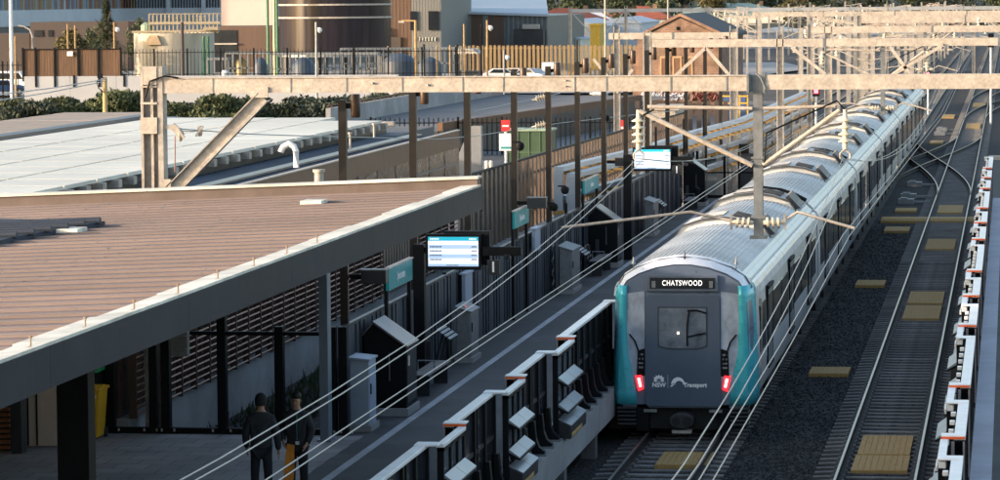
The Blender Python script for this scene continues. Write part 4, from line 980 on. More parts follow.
# ================= OVERHEAD GANTRIES =================
def beam(m,a,b,Y,z,h=.27,w=.3):
    m.box(a,b,Y-w/2,Y+w/2,z-h/2,z+h/2)
def drop(t,Y,zb,fine=True,cx=-4.64):
    """drop post between the tracks with cantilever arms to both contact wires"""
    m=MB(); m.box(cx-.085,cx+.085,Y-.02,Y,4.66,zb); m.box(cx-.085,cx+.085,Y+.14,Y+.16,4.66,zb); m.box(cx-.012,cx+.012,Y,Y+.14,4.66,zb); m.build('drop_post',galvd,t)
    if fine:
        m=MB(); m.box(cx-.16,cx+.16,Y-.05,Y+.2,4.62,4.68); m.box(cx-.13,cx+.13,Y-.05,Y+.18,5.0,5.06); m.box(cx-.13,cx+.13,Y-.05,Y+.18,6.0,6.05); m.box(cx-.13,cx+.13,Y-.05,Y+.18,6.12,6.15); m.build('clamp_plate',galvd,t)
    m=MB()
    for s,xe in ((-1,-6.85),(1,-3.12)):
        m.tube([(cx+s*.1,Y-.06,6.0),(xe,Y-.06,7.02)],.045,8)
    m.build('cantilever_tube',galvp,t,smooth=True)
    m=MB()
    for s,xe in ((-1,-6.7),(1,-3.2)): m.tube([(cx+s*.1,Y-.06,7.06),(xe,Y-.06,7.10)],.035,8)
    m.build('top_tube',galvp,t,smooth=True)
    for s,xe in ((-1,-6.87),(1,-3.02)):
        m=MB(); pr=[(.02,6.28),(.05,6.30),(.05,6.38)]
        for k in range(4): z=6.42+k*.13; pr+=[(.05,z),(.13,z+.015),(.13,z+.03),(.05,z+.075)]
        pr+=[(.04,6.95),(.04,7.04)]
        m.lathe(pr,(xe,Y-.06,0),14); m.build('insulator',insul,t,smooth=True)
        m=MB(); m.tube([(xe,Y-.06,6.3),(xe-.09,Y-.06,6.22),(xe-.09,Y-.06,6.12)],.02,6); m.tube([(xe,Y-.06,6.3),(xe+.09,Y-.06,6.22),(xe+.09,Y-.06,6.12)],.02,6); m.build('wire_clevis',galv,t)
        m=MB(); x1=xe-s*.0
        m.tube([(cx+s*.12,Y-.08,5.95),(cx+s*.16,Y-.08,6.6),(xe-s*.15,Y-.08,7.2),(xe+s*.02,Y-.08,7.0)] if s>0 else [(xe+.3,Y-.1,7.05),(xe+.1,Y-.1,6.95),(xe+.02,Y-.1,6.6)],.02,6); m.build('jumper_cable',blackm,t)
        # registration arm
        m=MB(); a=cx+s*.12; e=(-8.33 if s<0 else -2.85); k_=(-5.9 if s<0 else -3.9)
        m.tube([(cx+s*.45,Y-.08,4.95),(k_,Y-.08,5.13),(e,Y-.08,4.83)],.028,8); m.build('registration_arm',galvp,t,smooth=True)
        m=MB()
        for k in range(3): m.tube([(cx+s*(.16+.1*k),Y-.08,4.93),(cx+s*(.20+.1*k),Y-.08,4.935)],.10,12)
        m.tube([(cx+s*.1,Y-.08,4.93),(cx+s*.5,Y-.08,4.94)],.045,8); m.build('arm_insulator',insul,t,smooth=True)
        m=MB(); m.box(cx+s*.5-.02,cx+s*.5+.02,Y-.12,Y-.04,4.8,5.1); m.build('arm_bracket',galv,t)
t=T('overhead_gantry','nearest steel overhead gantry spanning the whole picture in front of the train','overhead gantry',(-8,65,0),'overhead gantries across the tracks')
Y=65.2; BZ=7.53
segs=[165,217,294.5,350,405.5,465.5,506,577,608.5,672.5,728,751]
for a,b in zip(segs,segs[1:]):
    m=MB(); beam(m,gx(a,Y)+.006,gx(b,Y)-.006,Y,BZ); m.build('beam',galvp,t)
m=MB(); xa=gx(165,Y); xb=gx(748,Y); m.box(xa,xb,Y-.18,Y+.18,BZ+.137,BZ+.155); m.box(xa,xb,Y-.155,Y+.155,BZ-.142,BZ-.1365); m.build('beam_flange',galvp,t)
m=MB()
for p in segs[1:]: x=gx(p,Y); m.box(x-.012,x+.012,Y-.158,Y+.158,BZ-.13,BZ+.132)
x=gx(568,Y)
for q in (-.05,.06): m.lathe([(.03,0),(.03,.02)],(x,Y-.17,BZ+q),8)
for (p,q) in ((376,.02),(431,-.02)): m.lathe([(.03,0),(.03,.03)],(gx(p,Y),Y-.17,BZ+q),8)
m.build('joint_plate',galvd,t)
m=MB(); beam(m,gx(766,Y),3.,Y-.02,BZ+.02,.275,.32); m.build('beam',galvp,t)
m=MB(); x=gx(757,Y); m.box(x-.17,x-.13,Y-.2,Y+.2,BZ-.18,BZ+.18); m.box(x+.13,x+.17,Y-.2,Y+.2,BZ-.18,BZ+.2); m.box(x-.14,x+.14,Y-.03,Y+.03,BZ-.16,BZ+.16); m.tube([(x+.0,Y-.2,BZ+.2),(x+.1,Y-.22,BZ+.1),(x+.18,Y-.2,BZ-.1)],.02,6); m.build('beam_coupling',galvd,t)
# left column (H section, batten plates)
xa,xb=gx(145,Y),gx(167,Y); w=xb-xa
m=MB(); m.box(xa,xa+.05,Y-.17,Y+.17,-.3,7.9); m.box(xb-.10,xb-.0,Y-.17,Y+.17,-.3,7.9); m.box(xa+.05,xb-.1,Y-.01,Y+.01,-.3,7.88); m.box(xa+.19,xa+.24,Y-.16,Y-.01,5.4,7.85); m.build('column',galv,t)
m=MB(); m.box(xa-.005,xb-.11,Y-.2,Y-.172,6.62,6.93); m.box(xa,xb-.11,Y-.185,Y-.172,7.18,7.22); m.box(xa,xb-.11,Y-.185,Y-.172,7.5,7.53); m.box(xa+.06,xb-.11,Y-.19,Y-.172,7.55,7.9); m.build('batten_plate',galvp,t)
m=MB(); m.tube([(xa+.1,Y-.22,7.3),(xa+.2,Y-.22,7.62),(xa+.5,Y-.22,7.72),(xa+.75,Y-.2,7.68)],.02,6); m.build('bond_cable',blackm,t)
m=MB(); a=aty(263,97,Y-.1); b=aty(170,193,Y-.1); d_=(b-a).normalized(); nn=Vector((d_.z,0,-d_.x))
m.bar(a,b,.26,.03,up=(0,1,0)); m.bar(a+nn*.12,b+nn*.12,.02,.20,up=(0,1,0)); m.bar(a-nn*.12,b-nn*.12,.02,.20,up=(0,1,0)); m.build('brace',galv,t)
m=MB(); m.box(gx(254,Y),gx(272,Y),Y-.19,Y-.165,7.3,7.5); m.box(gx(165,Y),gx(174,Y),Y-.2,Y-.1,5.4,5.75); m.build('brace_plate',galvp,t)
m=MB(); m.box(2.8,2.86,Y-.17,Y+.17,.9,7.9); m.box(3.1,3.16,Y-.17,Y+.17,.9,7.9); m.box(2.86,3.1,Y-.01,Y+.01,.9,7.88); m.build('column',galv,t)
drop(t,Y,BZ)
g2=[]
def portal(Y,x0,x1,z,cols,lab,dr=True,h=.28,extra=None,mat=galvp,bz=-.3):
    t=T('overhead_gantry',lab,'overhead gantry',((x0+x1)/2,Y,0),'overhead gantries across the tracks')
    m=MB(); L=x1-x0; n=max(2,int(L/6)); 
    for k in range(n): m.box(x0+L*k/n+.01,x0+L*(k+1)/n-.01,Y-.15,Y+.15,z-h/2,z+h/2)
    m.build('beam',mat,t)
    m=MB()
    for k in range(1,n): x=x0+L*k/n; m.box(x-.04,x+.04,Y-.17,Y+.17,z-h/2-.02,z+h/2+.02)
    m.build('joint_plate',galvd,t)
    for cxx,w in cols:
        m=MB(); m.box(cxx-w/2,cxx-w/2+.04,Y-.15,Y+.15,bz,z+h/2+.3); m.box(cxx+w/2-.04,cxx+w/2,Y-.15,Y+.15,bz,z+h/2+.3); m.box(cxx-w/2+.04,cxx+w/2-.04,Y-.02,Y+.02,bz,z+.3); m.build('column',galv,t)
    if extra:
        for p,q in extra:
            m=MB(); m.bar(p,q,.10,.12); m.build('brace',mat,t)
    if dr: drop(t,Y,z,fine=False)
    return t
z2=7.36
portal(130,gx(653,130),6,z2,[(gx(651,130)-.1,.3),(-8.42,.26),(4.0,.3)],'second gantry, its beam just above the nearest one',True,.29,
  extra=[((gx(707,130),129.8,7.2),(gx(672,130),129.8,6.0)),((gx(707,130),129.8,7.2),(gx(732,130),129.8,6.1)),((gx(792,130),129.8,7.2),(gx(826,130),129.8,6.2)),((gx(943,130),129.8,7.25),(gx(888,130),129.8,6.05)),((gx(890,130),129.8,7.2),(gx(914,130),129.8,6.0))])
portal(163,gx(610,163),gx(738,163),7.25,[(gx(618,163),.3),(gx(734.5,163),.38)],'short separate gantry left of the tracks above the brick gable',False,.3,
  extra=[((gx(566,163)+.5,162.8,5.2),(gx(540,163),162.8,4.6))][:0]+[((gx(595,163),162.8,6.2),(gx(612,163),162.8,5.2)),((gx(634,163),162.8,5.7),(gx(618,163),162.8,4.6))])
portal(195,gx(812,195),9,7.15,[(gx(828.5,195),.42),(gx(810,195),.25),(5.2,.3)],'third gantry beam over the tracks at the right',True,.36)
portal(260,gx(861,260),12,7.2,[(gx(859,260),.35),(7,.3)],'fourth gantry beam over the tracks at the right',True,.55)
portal(330,-24,16,7.2,[(-23.5,.35),(-13,.3),(8,.3)],'fifth gantry, pale beam over the far yard',True,.45)
for k,(Y,x0,x1,z) in enumerate(((400,-50,14,7.35),(480,-14,36,7.0))):
    cs=[];x=x0
    while x<x1: cs.append((x,.35)); x+=rnd.uniform(6,11)
    portal(Y,x0,x1,z,cs,'far yard gantry in pale grey, %s of the two farthest'%['nearer','farther'][k],False,.4,mat=M('far_gantry_grey',(.33,.35,.37),.6,.2,.15,1),extra=[((cs[i][0],Y,z),(cs[i][0]+2.4,Y,z-2.6)) for i in range(0,len(cs),1)]+[((cs[i][0],Y,z),(cs[i][0]-2.4,Y,z-2.6)) for i in range(1,len(cs),2)])
portal(295,5,34,7.2,[(5.5,.3),(15,.3),(33,.3)],'gantry over the yard tracks right of the running lines, nearer one',False,.4,extra=[((15,295,7.1),(18,295,4.8)),((15,295,7.1),(12,295,4.8))])
portal(365,4,40,7.3,[(4.5,.3),(14,.3),(25,.3)],'gantry over the yard tracks right of the running lines, farther one',False,.4,extra=[((14,365,7.1),(17,365,4.8)),((25,365,7.1),(22,365,4.8))])
# yard masts
mast=None; lab='slim galvanised mast with a bracket arm standing in the far rail yard'
for k in range(170):
    Y=rnd.uniform(215,560); X=rnd.choice([-9.6,-13.3,-17.,-21,-25,-29,-34,4.9,9.2,13.8,18,22,27,-38,0.2]) + rnd.uniform(-.5,.5)
    if X<-14 and Y<270: continue
    if X<-22 and Y<345: continue
    if mast is None:
        t=T('yard_mast',lab,'mast',(X,Y,-.3),'masts of the far rail yard'); mast=t
        m=MB(); m.box(-.13,.13,-.1,.1,0,7.2); m.build('pole',galv,t,world=False)
        m=MB(); m.bar((0,0,6.6),(2.6,0,6.9),.09); m.bar((0,0,5.5),(2.5,0,6.8),.08); m.bar((.1,0,5.2),(2.4,0,5.5),.05); m.build('arm',galvp,t,world=False)
        m=MB(); m.lathe([(.05,0),(.14,.05),(.14,.1),(.05,.16),(.14,.22),(.14,.27),(.05,.34),(.14,.4),(.14,.45),(.04,.6)],(2.5,0,6.1),10); m.build('insulator',insul,t,world=False)
        freeze(t)
    else: copy_tree(mast,loc=(X,Y,-.3),rz=rnd.choice([0,math.pi]),scale=(1,1,rnd.uniform(.8,1.15)))
mast['label']=lab
# ================= WIRES =================
def wire(pts,lab,cat,group,r=.007,n=6,name='contact_wire'):
    m=MB(); m.tube(pts,r,n); return G(name,m,wirem,lab,cat,group,smooth=True)
def mz(Y):
    k=(Y%65)/65; return 5.13+1.0*(2*k-1)**2
nm=['left','right']
for j,(dx) in enumerate((-.065,.065)):
    wire([(-6.80+dx,y,4.70) for y in (22,45,65,97,130,162,195,260,330)],'lower contact wire over the train track, %s one of the twin pair'%nm[j],'overhead wire','overhead wires above the tracks')
    wire([(-6.83+dx,y,mz(y)) for y in range(20,262,5)],'sagging upper wire over the train track, %s one of the twin pair'%nm[j],'overhead wire','overhead wires above the tracks',name='messenger_wire')
    st=lambda y:-2.72-.28*min(1,max(0,(y-30)/35)) if y<=65 else -3.0+.55*(y-65)/65 if y<130 else -2.45-.3*(y-130)/130
    wire([(st(y)+dx,y,4.70) for y in (20,45,65,97,130,195,260)],'lower contact wire over the clear track, %s one of the twin pair'%nm[j],'overhead wire','overhead wires above the tracks')
    wire([(st(y)-.0+dx,y,mz(y)) for y in range(20,262,5)],'sagging upper wire over the clear track, %s one of the twin pair'%nm[j],'overhead wire','overhead wires above the tracks',name='messenger_wire')
k=0
drp=None
for X0,f in ((-6.865,None),(None,st)):
    for y in (74,90,112):
        x=X0 if X0 else f(y)-.065
        m=MB(); m.tube([(0,0,4.71),(0,0,mz(y))],.005,5); m.tube([(0,0,4.68),(0,0,4.76)],.02,6)
        ob=G('wire_dropper',m,wirem,'thin dropper hanging between upper and lower overhead wires over the %s'%('train track' if X0 else 'clear track'),'dropper','droppers over the train track' if X0 else 'droppers over the clear track')
        ob.location=(x,y,0)
a=aty(169,128,65.1)
pts=[a,aty(250,134,70),aty(345,137,80),aty(440,139,92),aty(475,136,96),aty(560,123,108),aty(640,114,118),aty(700,108,130)]
wire(pts,'long tie wire running from the left gantry column past two insulators','overhead wire',None,r=.012,name='tie_wire')
m=MB(); m.bar(aty(165,126,65.1),aty(180,131,65.1),.06); m.bar(aty(172,125,65.1),aty(182,136,65.1),.10,.12); m.bar(aty(180,131,65.1),aty(212,131,65.4),.02); m.lathe([(.03,-.14),(.06,-.06),(.06,.05),(.03,.12)],aty(180,134,65.1),10); m.lathe([(.03,-.10),(.05,-.05),(.05,.06),(.03,.10)],aty(200,131,65.3),10); m.bar(aty(176,126,65.0),aty(184,138,65.0),.05); m.bar(aty(196,136,65.2),aty(203,126,65.2),.04)
G('pulley_tensioner',m,galv,'steel pulley and clamp fitting hung on the left gantry column','tensioner',smooth=True)
m=MB(); m.tube([aty(175,136,65.1),aty(175,172,65.1)],.012,6); G('counterweight_rod',m,woodl,'thin rusty rod hanging below the pulley fitting','rod')
def strain(px,py,Y,lab):
    c=aty(px,py,Y); d_=(aty(px+6,py-1.6,Y)-c).normalized(); pts=[c-d_*.3,c-d_*.18]; rs=[.03,.03]
    for k in range(5): q=-.16+k*.08; pts+=[c+d_*(q),c+d_*(q+.02),c+d_*(q+.04)]; rs+=[.05,.13,.05]
    pts+=[c+d_*.3]; rs+=[.03]
    m=MB(); m.tube(pts,.05,12,rs); G('strain_insulator',m,insul,lab,'insulator','strain insulators on tie wires',smooth=True)
strain(541,125,105,'cream strain insulator on the tie wire above the green cabinet'); strain(541,97.5,112,'cream strain insulator just under the gantry beam')
wire([aty(475,111,105),aty(541,97.5,112),aty(560,93,115)],'short tie wire carrying the upper strain insulator','overhead wire',None,r=.012,name='tie_wire')
# elevated cable trays behind the platform
def tray(name,pts,w,h,lab):
    t=T(name,lab,'cable tray',pts[0],'galvanised cable trays beyond the platform wall')
    m=MB()
    for p,q in zip(pts,pts[1:]): m.bar(p,q,w,h)
    m.build('duct',M('tray_blue_grey',(.36,.41,.47),.42,.45,.15,2),t)
    m=MB()
    for p,q in zip(pts,pts[1:]):
        p=Vector(p);q=Vector(q); n=int((q-p).length/1.6)
        for k in range(n): c=p+(q-p)*((k+.5)/n); m.box(c.x-w*.6,c.x+w*.7,c.y-.12,c.y+.12,c.z-h*.5-.14,c.z-h*.5-.01)
    m.build('bracket',padm,t)  # yellow sunlight on the brackets is painted in with the ochre pad colour
    m=MB()
    for p,q in zip(pts,pts[1:]):
        p=Vector(p);q=Vector(q)
        if abs(p.z-q.z)>1: continue
        for k in range(int((q-p).length/7)+1): c=p+(q-p)*min(1,k*7/(q-p).length); m.box(c.x-.06,c.x+.06,c.y-.06,c.y+.06,-.3,c.z-h*.5)
    m.build('support_post',galvd,t)
for zz,off,lab in ((3.5,0,'upper outer cable tray curving along behind the platform wall'),(3.28,.42,'upper inner cable tray beside the outer one'),(2.55,.1,'middle cable tray below the upper pair'),(1.9,.25,'lowest cable tray just above the platform wall top')):
    p=[(-14.6+off,113.6,zz),(-14.2+off,119,zz),(-13.5+off,130,zz-.05),(-13.1+off,146,zz-.1),(-12.2+off,160,zz-.1),(-11.9+off,205,zz-.15)]
    if zz>3.2: p=[(-14.6+off,113.4,1.0),(-14.6+off,113.4,zz)]+p
    tray('cable_tray',p,.3,.16,lab)
# ================= PEOPLE =================
def skin(name,V,E,Rr,mat,parent,lv=2,root=0):
    me=bpy.data.meshes.new(name); me.from_pydata(V,E,[]); o=bpy.data.objects.new(name,me); COL.objects.link(o)
    md=o.modifiers.new('skin','SKIN'); md.use_smooth_shade=True
    sv=me.skin_vertices[0].data
    for i,r in enumerate(Rr): sv[i].radius=r if isinstance(r,tuple) else (r,r); sv[i].use_root=(i==root)
    s=o.modifiers.new('sub','SUBSURF'); s.levels=lv; s.render_levels=lv
    me.materials.append(mat); o.parent=parent; return o
def person(x,y,rz,lab,cap,arms,badge,lean_=0.,extra=None):
    t=T('person',lab,'person',(x,y,PZ),'people on the concourse'); t.rotation_euler=(0,0,rz)
    # local: faces +Y
    B=[(0,0,.98),(0,0,1.15),(0,.01,1.32),(0,0,1.46),(0,.02,1.54),(0,.035,1.62),(0,.03,1.70)]
    Rb=[.10,.085,.07,.06,.052,.085,.075]
    V=list(B);E=[(0,1),(1,2),(2,3),(3,4),(4,5),(5,6)];Q=list(Rb)
    def chain(start,pts,rs):
        p=start
        for a,r in zip(pts,rs): V.append(a);Q.append(r);E.append((p,len(V)-1)); p=len(V)-1
        return p
    ends=[]
    for s in (-1,1):
        chain(0,[(s*.10,0,.88),(s*.12,.01,.5),(s*.125,-.02,.1),(s*.135,.10,.04)],[.09,.06,.042,.038])
        sh,el,wr=arms[0 if s<0 else 1]
        w=chain(3,[sh,el,wr],[.045,.036,.028]); d=(Vector(wr)-Vector(el)).normalized(); pl=Vector(wr)+d*.06
        p=chain(w,[tuple(pl)],[.028]); 
        for k in range(4):
            o_=Vector((0,(k-1.5)*.02,0)); L=(.065,.075,.07,.055)[k]
            chain(p,[tuple(pl+o_+d*.03),tuple(pl+o_*1.1+d*(.03+L*.5)+Vector((-s*.006,0,0))),tuple(pl+o_*1.1+d*(.03+L)+Vector((-s*.018,0,0)))],[.009,.009,.008])
        chain(w,[tuple(Vector(wr)+d*.02+Vector((-s*.01,.03,0))),tuple(Vector(wr)+d*.055+Vector((-s*.02,.048,0))),tuple(Vector(wr)+d*.085+Vector((-s*.025,.05,0)))],[.011,.010,.009])
    skin('body',V,E,Q,skinm,t)
    # head features
    m=MB(); m.prism([(.105,1.60),(.14,1.595),(.115,1.64)],'x',-.012,.012); m.build('nose',skinm,t,world=False)
    for s in (-1,1):
        m=MB(); m.lathe([(.001,-.012),(.012,0),(.001,.012)],(s*.032,.112,1.645),8); m.build('eye',hairm,t,world=False)
        m=MB(); m.lathe([(.003,-.025),(.010,-.01),(.012,.012),(.004,.025)],(s*.082,.025,1.635),8); m.build('ear',skinm,t,world=False)
    m=MB(); m.box(-.024,.024,.108,.116,1.565,1.572); m.build('mouth',woodl,t,world=False)
    # jacket & trousers
    V=[(0,0,.86),(0,0,1.12),(0,.0,1.36),(0,.005,1.51)];E=[(0,1),(1,2),(2,3)];Q=[(.22,.15),(.215,.155),(.19,.15),(.07,.07)]
    for s in (-1,1):
        sh,el,wr=arms[0 if s<0 else 1]; sh2=(s*.19,0,1.375)
        p=2
        for a,r in ((sh2,.10),(el,.080),(wr,.055)): V.append(a);Q.append(r);E.append((p,len(V)-1));p=len(V)-1
    skin('jacket',V,E,Q,cloth,t,root=1)
    V=[(0,0,.93),(-.10,0,.84),(-.12,.0,.5),(-.125,-.02,.12),(.10,0,.84),(.12,.0,.5),(.125,-.02,.12)];E=[(0,1),(1,2),(2,3),(0,4),(4,5),(5,6)];Q=[.15,.11,.085,.07,.11,.085,.07]
    skin('trousers',V,E,Q,M('dark_trousers',(.016,.018,.024),.9,0,.2,10),t)
    for s in (-1,1):
        m=MB(); m.prism([(-.10,0),(.17,0),(.18,.04),(.08,.09),(-.02,.13),(-.10,.12)],'x',s*.13-.045,s*.13+.045); m.build('shoe',rubber,t,world=False,bev=.015)
    # hair or beanie
    m=MB(); rows=[]; n=14
    if cap: prof=[(.100,1.60),(.112,1.64),(.112,1.70),(.095,1.76),(.05,1.80),(.005,1.81)]
    else: prof=[(.070,1.675),(.084,1.69),(.088,1.72),(.080,1.755),(.052,1.78),(.005,1.79)]
    m.lathe([(r,z) for r,z in prof],(0,.02 if cap else .014,0),18); m.build('beanie' if cap else 'hair',hairm if not cap else M('beanie_black',(.012,.012,.014),.95,0,.2,30,.2,80),t,smooth=True,world=False)
    if not cap:
        m=MB(); m.prism([(-.055,1.60),(-.01,1.60),(.01,1.70),(-.06,1.71)],'x',-.07,.07); m.build('hair',hairm,t,world=False,bev=.02)
    if badge:
        m=MB(); m.box(-.09,-.02,.150,.158,.93,.985); m.build('id_card',whitem,t,world=False)
        m=MB(); m.tube([(-.045,.13,1.45),(-.05,.165,1.2),(-.055,.165,1.0)],.006,5); m.build('lanyard',tealsign,t,world=False)
    if extra: extra(t)
    return t
PL=[]; c1=atz(262,503,PZ); c2=atz(298,500,PZ)
person(c1.x,c1.y,R(8),'person in black jacket and black beanie seen from behind on the concourse',True,
 [((-.2,0,1.40),(-.28,-.04,1.13),(-.27,.06,.90)),((.2,0,1.40),(.29,-.03,1.13),(.31,.05,.86))],False)
def vest(t):
    m=MB(); m.prism([(.06,.20),(.20,.22),(.21,.5),(.17,.78),(.09,.75),(.07,.5)],'y',-.02,.05); m.build('held_orange_vest',M('hi_vis_orange',(.75,.27,.03),.7,0,.2,9),t,world=False,bev=.01)
person(c2.x,c2.y,R(172),'person with short dark hair facing the camera, white card at the waist',False,
 [((-.18,0,1.40),(-.28,-.03,1.14),(-.22,.10,.95)),((.18,0,1.40),(.30,-.02,1.13),(.22,.13,.98))],True,extra=None)
for o_ in bpy.data.objects:
    if o_.get('category')=='person': o_.scale=(.9,.9,1.0)
c3=Vector((c2.x-.12,c2.y-.12,PZ)); m=MB(); m.prism([(-.10,.0),(.04,.02),(.08,.35),(.10,.80),(-.02,.82),(-.07,.45)],'y',-.04,.04)
m.v=[(c3.x+a,c3.y+b,PZ+.12+c_) for a,b,c_ in m.v]
G('orange_vest',m,M('hi_vis_orange',(.75,.27,.03),.7,0,.3,9),'folded orange hi vis vest held low by the person facing the camera','vest',base=(c3.x,c3.y,PZ+.12))
# ================= BACKGROUND =================
def boxy(px0,px1,Y,ytop,ybot=None,z0=-.34):
    """x0,x1,z1 for a facade at depth Y"""
    a=aty(px0,ytop,Y); b=aty(px1,ytop,Y); return a.x,b.x,a.z
S('car_park',MB().sheet([(-150,330,-.2),(-36,330,-.1),(-24,430,-.05),(-30,470,-.05),(-150,470,-.2)]),M('sunlit_paving',(.30,.30,.30),.9,0,.1,.2))
# ramp and walls
t=T('access_ramp','raised grey access ramp with dark side wall and pale parapet left of the floodlight poles','ramp',(-33,240,0))
m=MB(); e0=atz(440,131,1.5); YR=270; e1=atz(640,101.5,1.5)
pts=[(e0.x,e0.y),(e1.x,e1.y),(-24,262),(-39.3,YR),(-40,212),(-35,198)]
m.add([(x,y,1.5) for x,y in pts]+[(x,y,-.3) for x,y in pts],[tuple(range(6)),tuple(range(6,12))[::-1]]); m.build('deck',asph2,t)
m=MB()
m.bar((e0.x+.1,e0.y,.6),(e1.x+.1,e1.y,.6),.2,1.9); m.build('side_wall',darkm,t)
m=MB(); m.bar((e0.x,e0.y,1.75),(e1.x,e1.y,1.75),.3,.45); m.build('kerb',bronzem,t)
m=MB(); m.bar((-40.2,205,1.9),(-39.2,YR,2.0),.3,1.3); m.build('parapet',conc,t)
m=MB(); m.bar((-40.2,205,2.72),(-39.2,YR,2.80),.08,.08)
for k in range(19): y=206+k*3.3; x=-40.2+1.*(y-205)/65; m.box(x-.04,x+.04,y-.05,y+.05,2.5,2.72)
m.build('parapet_rail',timber,t)
def palisade(x0,x1,Y0,Y1,z0,z1,lab,step=.28,mat=blackm,name='palisade_fence',w=.06):
    t=T(name,lab,'fence',((x0+x1)/2,(Y0+Y1)/2,z0)); n=int(math.hypot(x1-x0,Y1-Y0)/step); m=MB()
    for k in range(n): f=k/n; x=x0+(x1-x0)*f; y=Y0+(Y1-Y0)*f; m.box(x-w/2,x+w/2,y-.02,y+.02,z0,z1+(.0 if k%2 else .06))
    m.build('pale',mat,t)
    m=MB()
    for z in (z0+.25,z1-.25): m.bar((x0,Y0+.05,z),(x1,Y1+.05,z),.05,.06)
    for k in range(0,n,9): f=k/n; x=x0+(x1-x0)*f; y=Y0+(Y1-Y0)*f; m.box(x-.06,x+.06,y,y+.12,z0-.4,z1+.1)
    m.build('rail',mat,t)
palisade(gx(372,200),gx(640,200),200,200,-.0,2.1,'black palisade fence in front of the access ramp')
m=MB(); a=aty(455,141,130)
g=T('retaining_wall','pale sloping concrete block beside the service building end','wall',(gx(466,118),118,0)); m=MB()
xA,xB=gx(458,118),gx(482,118); m.prism([(xA,0),(xB,0),(xB,4.6),(xB-.15,4.75),(xA+.6,4.2),(xA,3.6)] if 0 else [(xA,0),(xB,0),(xB,4.75),(xB-.35,4.75),(xA,3.7)],'y',118,118.4); m.build('block',conc,g)
m=MB(); m.box(xA,gx(503,140),119,176,3.2,3.3); 
# kerbed apron seen left of the slat fence
for k,px in enumerate((482,486.5,491)):
    c=aty(px,160,172); m=MB(); m.lathe([(.10,0),(.10,.95),(.06,1.0)],(c.x,172,.0),10); G('bollard',m,cream,'pale bollard at the road edge, %s of three'%['leftmost','middle','rightmost'][k],'bollard','pale bollards by the road',base=(c.x,172,0))
S('apron',MB().box(-34,-17,150,200,-.1,.02),asph)
# green cabinet
a=aty(507,131,178); b=aty(551,158,178); t=T('kiosk','dark green electrical kiosk behind the upright brown slat fence','kiosk',((a.x+b.x)/2,178,0))
m=MB(); m.box(a.x,b.x,178,180,-.02,a.z); m.build('body',dkgreen,t)
m=MB(); m.box(a.x-.05,b.x+.05,177.9,180.1,a.z,a.z+.1); m.build('roof',M('kiosk_roof',(.3,.4,.3),.5),t)
m=MB(); w=(b.x-a.x)
for k in range(5): m.box(a.x+w*k/4-.02,a.x+w*k/4+.02,177.96,178.02,0,a.z)
m.box(a.x,b.x,177.97,178.02,a.z*.5,a.z*.5+.04); m.build('door_seam',M('kiosk_trim',(.09,.15,.08),.5),t)
def roadsign(px,Y,yt,lab,two=True,s=1.):
    c=aty(px,yt,Y); t=T('road_sign',lab,'sign',(c.x,Y,0),'red topped signs on poles')
    m=MB(); m.lathe([(.05,0),(.05,c.z)],(c.x,Y+.06,-.02),8); m.build('pole',whitem,t)
    m=MB(); m.box(c.x-.17*s,c.x+.17*s,Y,Y+.03,c.z-.42*s,c.z); m.build('red_plate',redm,t)
    m=MB(); m.box(c.x-.12*s,c.x+.12*s,Y-.01,Y,c.z-.25*s,c.z-.19*s); m.build('white_bar',whitem,t)
    if two: m=MB(); m.box(c.x-.25,c.x+.25,Y,Y+.03,c.z-1.15,c.z-.5); m.build('white_plate',whitem,t); m=MB(); m.box(c.x-.18,c.x+.2,Y-.01,Y,c.z-1.08,c.z-1.0); m.build('teal_stripe',tealsign,t)
roadsign(505.5,130,120,'red and white sign on a pole left of the green kiosk'); roadsign(621.5,170,120,'small red sign on a pole left of the nearest insulator',False,1.7)
# white shed beyond the slat fence
def shed(px0,px1,Y,yt,dep,z0,mat,roofm,name,lab,cat='building',rise=.4,ribs=0,gr=None):
    x0,x1,z1=boxy(px0,px1,Y,yt); t=T(name,lab,cat,((x0+x1)/2,Y,z0),gr)
    m=MB(); m.box(x0,x1,Y,Y+dep,z0,z1-rise); m.build('wall',mat,t)
    m=MB(); m.prism([(x0-.2,z1-rise),(x1+.2,z1-rise),(x1+.2,z1-rise+.15),((x0+x1)/2,z1),(x0-.2,z1-rise+.15)],'y',Y-.2,Y+dep+.2); m.build('roof',roofm,t)
    if ribs:
        m=MB()
        for k in range(ribs): x=x0+(x1-x0)*(k+.5)/ribs; m.box(x-.05,x+.05,Y-.04,Y,z0,z1-rise)
        m.build('wall_rib',mat,t)
    return t,x0,x1,z1
shed(652,675,182,107,5,-.3,galvp,galvp,'site_shed','small pale corrugated shed behind the diagonal gantry tube','shed',.15,14)
shed(592,603,320,92,4,-.3,whitem,whitem,'site_shed','tiny white hut on the grey paving behind the gantry beam','shed',.2,0)
# utility box fence dark wall between ramp and brick building
palisade(gx(638,236),gx(735,236),236,236,-.3,1.9,'dark slatted fence in front of the brick building',step=.55,w=.33,mat=brownb,name='slat_fence')
